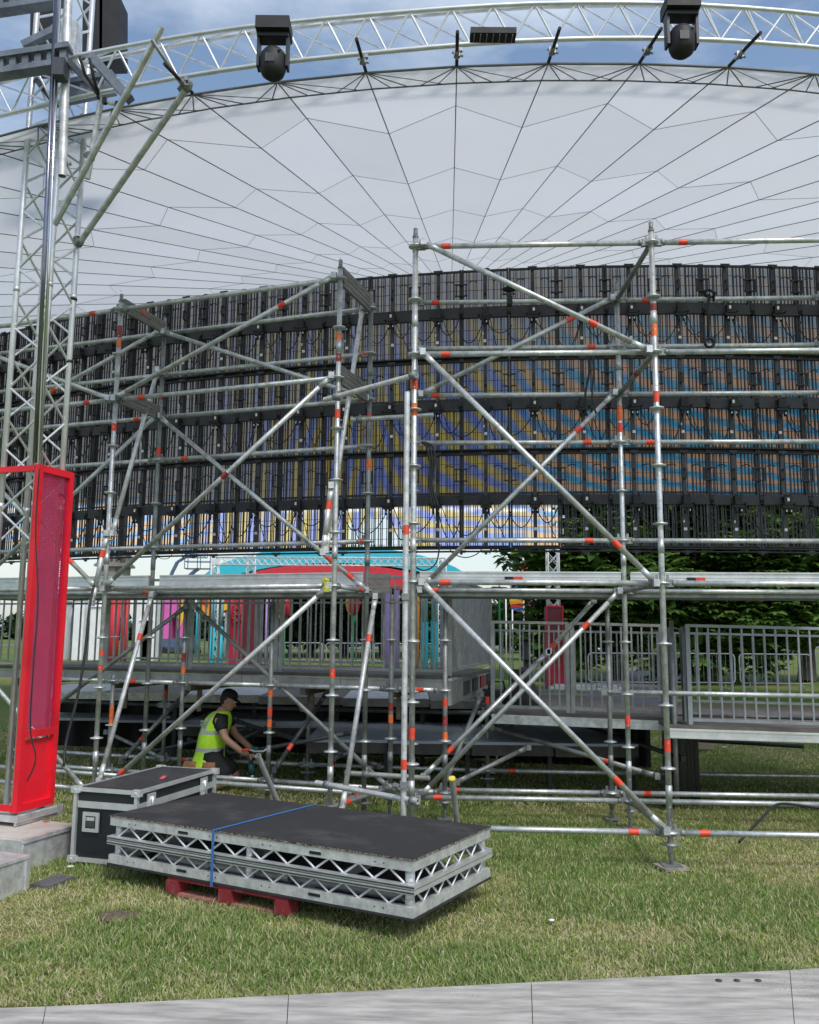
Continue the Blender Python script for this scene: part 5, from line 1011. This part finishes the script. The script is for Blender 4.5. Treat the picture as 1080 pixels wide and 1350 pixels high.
# flags
def flag(label,xp,yp0,yp1,Y,fl,m,sub=None,pm=None):
    g=atY(xp,yp0,Y); t=thing('flag',label,'flag',(g[0],Y,float(gz(g[0],Y))),'flags on poles'); mb=MB(); zt_=atY(xp,yp1,Y)[2]; mb.tube((g[0],Y,float(gz(g[0],Y))),(g[0],Y,zt_),.035,6); obj('pole',mb,pm or WHITE,t)
    if fl:
        n=9; mb=MB()
        (x0,y0),(x1,y1),(x2,y2),(x3,y3)=fl; v=[]
        for i in range(n+1):
            s=i/n; dy=.06*math.sin(s*7)
            for (xa,ya,xb,yb_) in((x0,y0,x1,y1),(x3,y3,x2,y2)): p=atY(xa+(xb-xa)*s,ya+(yb_-ya)*s,Y); v.append(p+[0,dy,0])
        mb.add(v,[(2*i,2*i+2,2*i+3,2*i+1) for i in range(n)],True); obj('flag_cloth',mb,m,t)
    for q,mm in(sub or []): mb=MB(); P=[atY(x,y,Y-.1) for x,y in q]; n=len(P); v=[*P,*[p+[0,.03,0] for p in P]]; mb.add(v,[tuple(range(n))[::-1],tuple(range(n,2*n))]+[(i_,(i_+1)%n,n+(i_+1)%n,n+i_) for i_ in range(n)]); obj('stripe',mb,mm,t)
PINKW=M_('pale_pink_cloth',(.75,.60,.58)); BLUEF=M_('blue_cloth',(.05,.15,.55)); PURP=M_('purple_cloth',(.35,.12,.40)); TEAL=M_('teal_cloth',(.03,.4,.38))
flag('tall flag with sunset stripes over blue stripes and a red peaked top',691,850,735,40,[(672,784),(690,785),(690,808),(674,803)],PINKW,[([(672,793),(690,791),(690,795),(673,797)],ORA),([(672,789),(690,787),(690,791),(672,793)],YEL),([(673,798),(690,796),(690,800),(674,801)],REDF),([(675,802),(690,801),(690,805),(677,804)],BLUEF),([(683,743),(699,742),(694,751),(686,751)],DRED),([(686,751),(694,751),(690,757)],ORA),([(674,772),(690,770),(690,777),(673,779)],BLUEF)])
flag('flag with a pink curling creature shape',707,850,780,41,None,None,[([(696,790),(703,789),(706,797),(701,802),(696,796)],MAG),([(701,797),(706,793),(712,800),(716,803),(712,806),(704,805)],MAG),([(706,789),(711,791),(709,796)],PINKW)])
flag('bare green flag pole with red tuft at the top',659,850,772,38,None,None,[([(644,776),(650,773),(668,774),(672,777),(660,778)],REDF)],GREEN)
flag('bare white flag pole right of the green one',667.5,850,786,42,None,None); flag('bare white flag pole left of the sunset flag',676,850,800,43,None,None); flag('bare white flag pole left of the pink creature',699,850,803,41,None,None); flag('bare white pole next to the red tower',713,850,806,42,None,None)
flag('pole with a small purple and teal pinwheel under the chestnuts',757,870,775,36,None,None,[([(750,781),(756,777),(762,782),(756,788)],PURP),([(752,783),(758,781),(757,786)],TEAL)])
flag('white lamp pole with a round head under the chestnuts',743,860,788,44,None,None,[([(740,788),(743,786),(747,788),(747,792),(743,793),(740,791)],WHITE)])
# red tower on the lawn
Yr=29.; g=atY(731,905,Yr); rt3=thing('red_tower','dark red casing tower with lattice mast on a grey base plate, on the lawn','tower',(g[0],Yr,0)); z1=atY(731,800,Yr)[2]
mb=MB(); mb.box((g[0],Yr,z1/2),(.52,.5,z1-.02)); obj('casing',mb,MAR,rt3)
for dx in(-.26,.26): mb=MB(); mb.box((g[0]+dx,Yr-.26,z1/2+.02),(.06,.04,z1)); obj('frame_bar',mb,DRED,rt3)
for z in(.1,z1*.36,z1): mb=MB(); mb.box((g[0],Yr-.262,z),(.56,.03,.06)); obj('frame_bar',mb,DRED,rt3)
mb=MB(); mb.box((g[0],Yr-.255,z1*.17),(.46,.03,z1*.33)); obj('lower_panel',mb,DRED,rt3)
boxtruss('grey lattice mast standing in the red tower on the lawn',(g[0]+.02,Yr+.1,1.0),(g[0]+.02,Yr+.1,6.5),.36,14)
mb=MB(); mb.box((g[0]+.9,Yr-.1,.12),(2.3,1.4,.2)); mb.box((g[0]+.9,Yr-.1,.25),(2.0,1.1,.05)); tag(obj('base_plate',mb,ALUD),'grey metal ballast plate under the red tower on the lawn','ballast')
# bollard, cars
g=atY(695,880,22); t=thing('bollard','black bollard post with round cap beside the landing','bollard',(g[0],22,0)); mb=MB(); mb.tube((g[0],22,0),(g[0],22,1.7),.09,12); obj('post',mb,BLACK,t); mb=MB(); mb.tube((g[0],22,1.2),(g[0],22,1.26),.16,12); mb.tube((g[0],22,1.7),(g[0],22,1.76),.12,12); obj('collar',mb,BLACK,t)
def car(label,x,Y,m):
    g=atY(x,850,Y); b=np.array([g[0],Y,float(gz(g[0],Y))]); t=thing('parked_car',label,'car',b,'cars parked across the lawn')
    mb=MB(); pr=[(-2.1,.3),(-2.15,.75),(-1.9,.95),(-1.3,1.0),(-.7,1.42),(.8,1.45),(1.5,1.02),(2.1,.9),(2.15,.45),(2.1,.3)]; mb.loft([[b+[xx*(1-.0),s*.85*(1 if z<1.05 else .8),z] for xx,z in pr] for s in(-1,1)]); mb.sm=[False]*len(mb.sm); obj('body',mb,m,t)
    mb=MB()
    for s in(-1,): mb.add([b+[xx,s*.77,z] for xx,z in((-1.1,1.02),(-.62,1.36),(.72,1.38),(1.25,1.04))],[(0,1,2,3)])
    obj('side_window',mb,BLACK,t)
    for xx in(-1.35,1.35): mb=MB(); mb.tube(b+[xx,-.88,.33],b+[xx,-.66,.33],.33,14); obj('wheel',mb,RUBBER,t)
SILV=mat('silver_car_paint',(.5,.52,.55),.3,.3,.05); DKC=mat('dark_blue_car_paint',(.03,.04,.07),.3,.2,.05)
car('silver car parked beyond the lawn, left one',648,80,SILV); car('dark car parked beyond the lawn behind the flags',700,82,DKC); car('white car parked beyond the lawn, right one',775,79,WHITE); car('dark car parked beyond the lawn behind the tulip',470,82,DKC)
# things near the landing
kb=thing('equipment_bag','black draped equipment bags and box piled on the landing','bag',(1.55,11.0,1.0))
mb=MB(); p=atY(690,912,10.9); mb.loft([[p+np.array([r*math.cos(q)*(1+.15*math.sin(3*q)),r*.8*math.sin(q),h]) for q in np.arange(12)*math.pi/6] for r,h in((.26,-.26),(.22,-.05),(.13,.12),(.06,.27),(.01,.3))]); obj('draped_bag',mb,mat('black_fabric',(.015,.015,.016),.8,0,.3),kb)
mb=MB(); mb.box(atY(660,922,11.2),(.42,.35,.24)); obj('black_box',mb,BLACKM,kb); mb=MB(); q=atY(655,905,11.2); mb.path([q+[-.1,0,-.05],q+[-.09,0,.06],q+[.09,0,.06],q+[.1,0,-.05]],.014,6); obj('handle',mb,BLACK,kb)
mb=MB(); mb.box(atY(678,905,11.0),(.12,.1,.42)); mb.lathe(atY(690,888,10.9),[(.03,-.06),(.07,-.02),(.07,.04),(.02,.08)],10); obj('case',mb,BLACKM,kb)
TIM=mat('raw_timber',(.38,.29,.2),.8,0,.2,5,.3,40,stretch=(1,6,6))
p=atZ(918,988,0.02); mb=MB(); mb.box((p[0]-.05,p[1],.11),(.62,.3,.14),(nrm([1,.1,0]),nrm([-.1,1,0]),(0,0,1))); tag(obj('timber_block',mb,TIM),'short sawn timber block lying under the ramp','timber')
p=atZ(985,966,0.02); mb=MB(); mb.box((p[0],p[1],.04),(.6,.18,.05),(nrm([1,.3,0]),nrm([-.3,1,0]),(0,0,1))); tag(obj('wood_offcut',mb,TIM),'pale flat wood offcut lying in the grass beyond the ramp','timber')
for i,(x,y,s) in enumerate(((93,1143,.02),(727,1214,.014),(955,985,.03))): p=atZ(x,y,.03); mb=MB(); mb.lathe(p,[(.001,0),(s*1.5,.002),(s*1.7,.006),(s*.6,.010),(.001,.012)],5); tag(obj('litter',mb,WHITE),['white scrap of litter in the grass left of the deck stack','small white scrap of litter in the right foreground grass','white scrap of litter in the grass under the ramp'][i],'litter')
mb=MB(); p=atY(990,965,13.); mb.tube(atY(905,975,13.2),atY(1060,984,12.4),.03,8); tag(obj('black_pipe',mb,BLACK),'long thin black pipe lying in shade under the ramp','pipe')
# ================================================================== KNEELING WORKER
SKIN=mat('skin',(.42,.24,.16),.55,0,.08,8); TEE=mat('black_tshirt',(.012,.012,.014),.85,0,.2,9); VEST=mat('hi_vis_yellow',(.46,.80,.03),.7,0,.08,9,.2,30); REFL=mat('grey_reflective_band',(.42,.44,.46),.4,.2,.08); SHORT=mat('black_shorts',(.015,.015,.018),.85,0,.2); HAIR=mat('dark_hair',(.03,.02,.015),.8); LEATH=mat('brown_leather_pouch',(.24,.11,.045),.7,0,.3,12,.3,40); CAPM=mat('black_cap_cloth',(.012,.012,.013),.8); BOOT=mat('tan_boot',(.16,.10,.06),.8)
WB=np.array([-2.27,10.6,0.0])
per=thing('person','kneeling worker in yellow hi-vis vest, black tee, shorts and cap, working low under the stage','person',WB)
def skin(name,verts,edges,m,parent,sub=2):
    me=bpy.data.meshes.new(name); o=ORG[parent.name]; P=[tuple(WB+np.array(v[:3])-o) for v in verts]; me.from_pydata(P,edges,[]); me.materials.append(m)
    ob=bpy.data.objects.new(name,me); link(ob,parent,o); ob.modifiers.new('skin','SKIN'); sv_=me.skin_vertices[0].data
    for i,v in enumerate(verts): r=v[3]; sv_[i].radius=(r,v[4] if len(v)>4 else r); sv_[i].use_root=(i==0)
    s=ob.modifiers.new('sub','SUBSURF'); s.levels=sub; s.render_levels=sub
    dg=bpy.context.evaluated_depsgraph_get(); ev=ob.evaluated_get(dg); m2=bpy.data.meshes.new_from_object(ev); ob.modifiers.clear(); ob.data=m2
    for p in m2.polygons: p.use_smooth=True
    if not m2.materials: m2.materials.append(m)
    return ob
# x to the right of the picture, y away, z up (worker faces right, leaning forward)
body=[(-.05,0,.42,.13),(-.04,0,.60,.125),(.02,0,.78,.14),(.06,0,.90,.07),(.10,-.01,.97,.052),
 (.08,-.19,.83,.062),(.16,-.25,.62,.046),(.36,-.24,.47,.036),(.44,-.22,.44,.026),
 (.08,.19,.83,.062),(.18,.24,.62,.046),(.38,.12,.48,.036),(.45,.07,.45,.026),
 (-.02,-.11,.38,.095),(.22,-.16,.14,.075),(.02,-.15,.075,.055),(-.20,-.14,.07,.038),
 (-.02,.11,.38,.095),(.24,.16,.14,.075),(.04,.15,.075,.055),(-.18,.14,.07,.038)]
skin('body',body,[(0,1),(1,2),(2,3),(3,4),(2,5),(5,6),(6,7),(7,8),(2,9),(9,10),(10,11),(11,12),(0,13),(13,14),(14,15),(15,16),(0,17),(17,18),(18,19),(19,20)],SKIN,per)
# head
mb=MB(); hc_=WB+np.array([.135,-.01,1.04]); fx=nrm([.93,-.1,-.35]); fz=nrm([.35,0,.93]); fy=np.cross(fz,fx)
rings=[]
for z,rx,ry,ox in((-.115,.02,.02,.045),(-.105,.045,.035,.035),(-.085,.068,.05,.02),(-.05,.083,.062,.008),(-.01,.09,.070,.0),(.03,.094,.074,-.005),(.07,.088,.070,-.01),(.10,.06,.05,-.012),(.117,.015,.015,-.012)):
    rings.append([hc_+fx*(ox+rx*math.cos(q))+fy*(ry*math.sin(q))+fz*z for q in np.arange(16)*math.pi/8])
mb.loft(rings); head=obj('head',mb,SKIN,per)
mb=MB(); mb.loft([[hc_+fx*(.082+dx+r*math.cos(q))+fy*(r*.7*math.sin(q))+fz*z for q in np.arange(8)*math.pi/4] for z,dx,r in((-.045,.01,.012),(-.035,.022,.014),(-.01,.010,.009),(.012,.004,.006))]); obj('nose',mb,SKIN,head)
mb=MB(); mb.box(hc_+fx*.082+fz*-.065,(.012,.045,.010),(fx,fy,fz)); obj('mouth',mb,mat('lips',(.30,.12,.09),.5),head)
for s in(-1,1):
    mb=MB(); mb.lathe(hc_+fx*.083+fy*(.03*s)+fz*.008,[(.001,-.010),(.010,-.004),(.011,.004),(.001,.010)],8,fz); obj('eye',mb,WHITE,head)
    mb=MB(); mb.loft([[hc_+fx*(-.005+.018*math.cos(q)*k)+fy*(s*(.070+.012*k2))+fz*(-.02+.03*math.sin(q)*k) for q in np.arange(10)*math.pi/5] for k,k2 in((.6,0),(1,.5),(.85,1))]); obj('ear',mb,SKIN,head)
mb=MB(); mb.loft([[hc_+fx*(-.022+.083*math.cos(q)*k)+fy*(.074*math.sin(q)*k)+fz*z for q in np.arange(14)*math.pi/7] for z,k in((-.06,.7),(-.03,.95),(.02,1.02),(.06,1))]); obj('hair',mb,HAIR,head)
mb=MB(); mb.loft([[hc_+fx*(-.006+.101*math.cos(q)*k)+fy*(.081*math.sin(q)*k)+fz*z for q in np.arange(18)*math.pi/9] for z,k in((.035,1),(.075,.98),(.11,.8),(.13,.45),(.136,.05))]); 
mb.loft([[hc_+fx*(.07+.085*math.cos(q))+fy*(.072*math.sin(q))+fz*(z-.02*max(0,math.cos(q))) for q in np.arange(14)*math.pi/7] for z in(.036,.044)]); obj('cap',mb,CAPM,per)
# t-shirt sleeves and torso, vest, shorts
skin('tshirt',[(.0,0,.55,.145),(.03,0,.76,.155,.15),(.075,0,.885,.075),(.085,-.185,.83,.078),(.13,-.235,.70,.066),(.085,.185,.83,.078),(.14,.23,.70,.066)],[(0,1),(1,2),(1,3),(3,4),(1,5),(5,6)],TEE,per)
mb=MB(); rg=[]; prof=[(.20,-.085,.205,.235),(.27,-.08,.198,.228),(.34,-.075,.188,.215),(.42,-.06,.172,.195),(.455,-.057,.170,.193),(.50,-.052,.168,.192),(.56,-.045,.168,.19),(.62,-.035,.17,.19),(.655,-.028,.17,.19),(.70,-.015,.17,.188),(.77,.005,.168,.182),(.83,.022,.155,.165),(.88,.042,.125,.13),(.915,.06,.085,.095)]
NV=28
for z,ox,rx,ry in prof:
    rg.append([WB+np.array([ox+rx*math.cos(q)*(1+.03*math.sin(5*q+z*9)),ry*math.sin(q)*(1+.02*math.sin(7*q)),z+.03*math.cos(q)*(.27-z if z<.3 else 0)]) for q in np.arange(NV)*2*math.pi/NV])
mb.loft(rg,cap=False)
ms_=[]
for i in range(len(prof)-1):
    for j in range(NV):
        q=(j+.5)*2*math.pi/NV; z=(prof[i][0]+prof[i+1][0])/2; k=0
        if .455<=z<=.50 or .655<=z<=.70: k=1
        if z>.70 and abs(((q-4.1+math.pi)%(2*math.pi))-math.pi)<.12: k=1
        ms_.append(k)
mb.mi=ms_; vest=obj('vest',mb,[VEST,REFL],per)
mb=MB()
for (zz_,w,h) in((.80,.10,.022),(.765,.11,.022),(.735,.06,.012)):
    a=WB+np.array([-.128+.0,-.128,zz_]); t1=nrm([.72,-.69,0]); nn=nrm([-.69,-.72,.12]); mb.box(a+nn*.005,(w,.004,h),(t1,nn,np.cross(t1,nn)))
obj('back_print',mb,mat('grey_print',(.33,.36,.36),.6),vest)
skin('shorts',[(-.05,0,.38,.125),(-.01,-.11,.36,.125),(.12,-.14,.245,.115),(.21,-.158,.155,.10),(-.01,.11,.36,.125),(.13,.14,.245,.115),(.22,.158,.155,.10)],[(0,1),(1,2),(2,3),(0,4),(4,5),(5,6)],SHORT,per)
for s in(-1,1): skin('boot',[(-.20,.14*s,.075,.045),(-.26,.14*s,.07,.048),(-.28,.14*s,.02,.035),(-.29,.15*s,.14,.03)],[(0,1),(1,2),(1,3)],BOOT,per,1)
mb=MB(); c=WB+np.array([-.23,-.12,.26]); mb.loft([[c+np.array([rx*math.cos(q),ry*math.sin(q),z]) for q in np.arange(12)*math.pi/6] for z,rx,ry in((-.14,.13,.06),(-.10,.15,.075),(.02,.13,.075),(.09,.10,.06))]); c2=WB+np.array([-.02,-.21,.27]); mb.loft([[c2+np.array([rx*math.cos(q),ry*math.sin(q),z]) for q in np.arange(12)*math.pi/6] for z,rx,ry in((-.13,.09,.03),(-.08,.10,.045),(.02,.09,.045),(.08,.08,.03))]); obj('tool_pouch',mb,LEATH,per)
# hands closing on the drill grip
def hand(o,d,side):
    o=np.array(o,float); d=nrm(d); y=np.array([0,1.,0]); up=np.cross(d,y); 
    V=[(*o,.022),(*(o+d*.045),.026,),(*(o+d*.085),.024)]; E_=[(0,1),(1,2)]
    for k in range(4):
        b=o+d*.085+y*(.018*(k-1.5)); L=(.034,.04,.037,.028)[k]; p1=b+d*L*.7; p2=p1+(d*.35-up*.9)*L*.7; p3=p2+(-d*.75-up*.45)*L*.6; n0=len(V); V+=[(*p1,.0095),(*p2,.009),(*p3,.0075)]; E_+=[(2,n0),(n0,n0+1),(n0+1,n0+2)]
    t0=o+d*.03+y*(-.026*side); t1=t0+(d*.3+y*(-.5*side)-up*.5)*.04; t2=t1+(d*.5-up*.7)*.03; n0=len(V); V+=[(*t1,.011),(*t2,.0085)]; E_+=[(1,n0),(n0,n0+1)]
    skin('hand',V,E_,SKIN,per,1)
hand((.43,-.22,.44),(1,.3,-.35),1); hand((.44,.075,.45),(1,-.4,-.3),-1)
dr=thing('power_drill','dark teal and silver impact driver in the worker\'s hands, pointing down','drill',WB+np.array([.5,-.1,.1]))
mb=MB(); b=WB+np.array([.45,-.17,.36]); mb.tube(b+[0,0,-.02],b+[.02,0,-.15],.034,12); mb.tube(b+[.03,0,.10],b+[.0,0,-.02],.026,12); mb.box(b+[.04,0,.135],(.09,.07,.05)); obj('housing',mb,mat('dark_teal_plastic',(.01,.09,.09),.5),dr)
mb=MB(); mb.tube(b+[.02,0,-.15],b+[.03,0,-.22],.026,12,.018); mb.tube(b+[.03,0,-.22],b+[.035,0,-.31],.009,8); obj('chuck',mb,CHR,dr)
t=thing('scaffold_clamp','red capped clamp at the worker\'s fingertips','clamp',WB+np.array([.5,-.2,.5])); mb=MB(); q=WB+np.array([.40,-.3,.50]); mb.tube(q+[-.03,0,0],q+[.05,0,.01],.016,8); obj('red_grip',mb,TAPE,t); mb=MB(); mb.path([q+[.05,0,.01],q+[.12,0,-.015],q+[.22,0,-.01],q+[.27,0,.03]],.013,8); obj('steel_arm',mb,GALV,t)
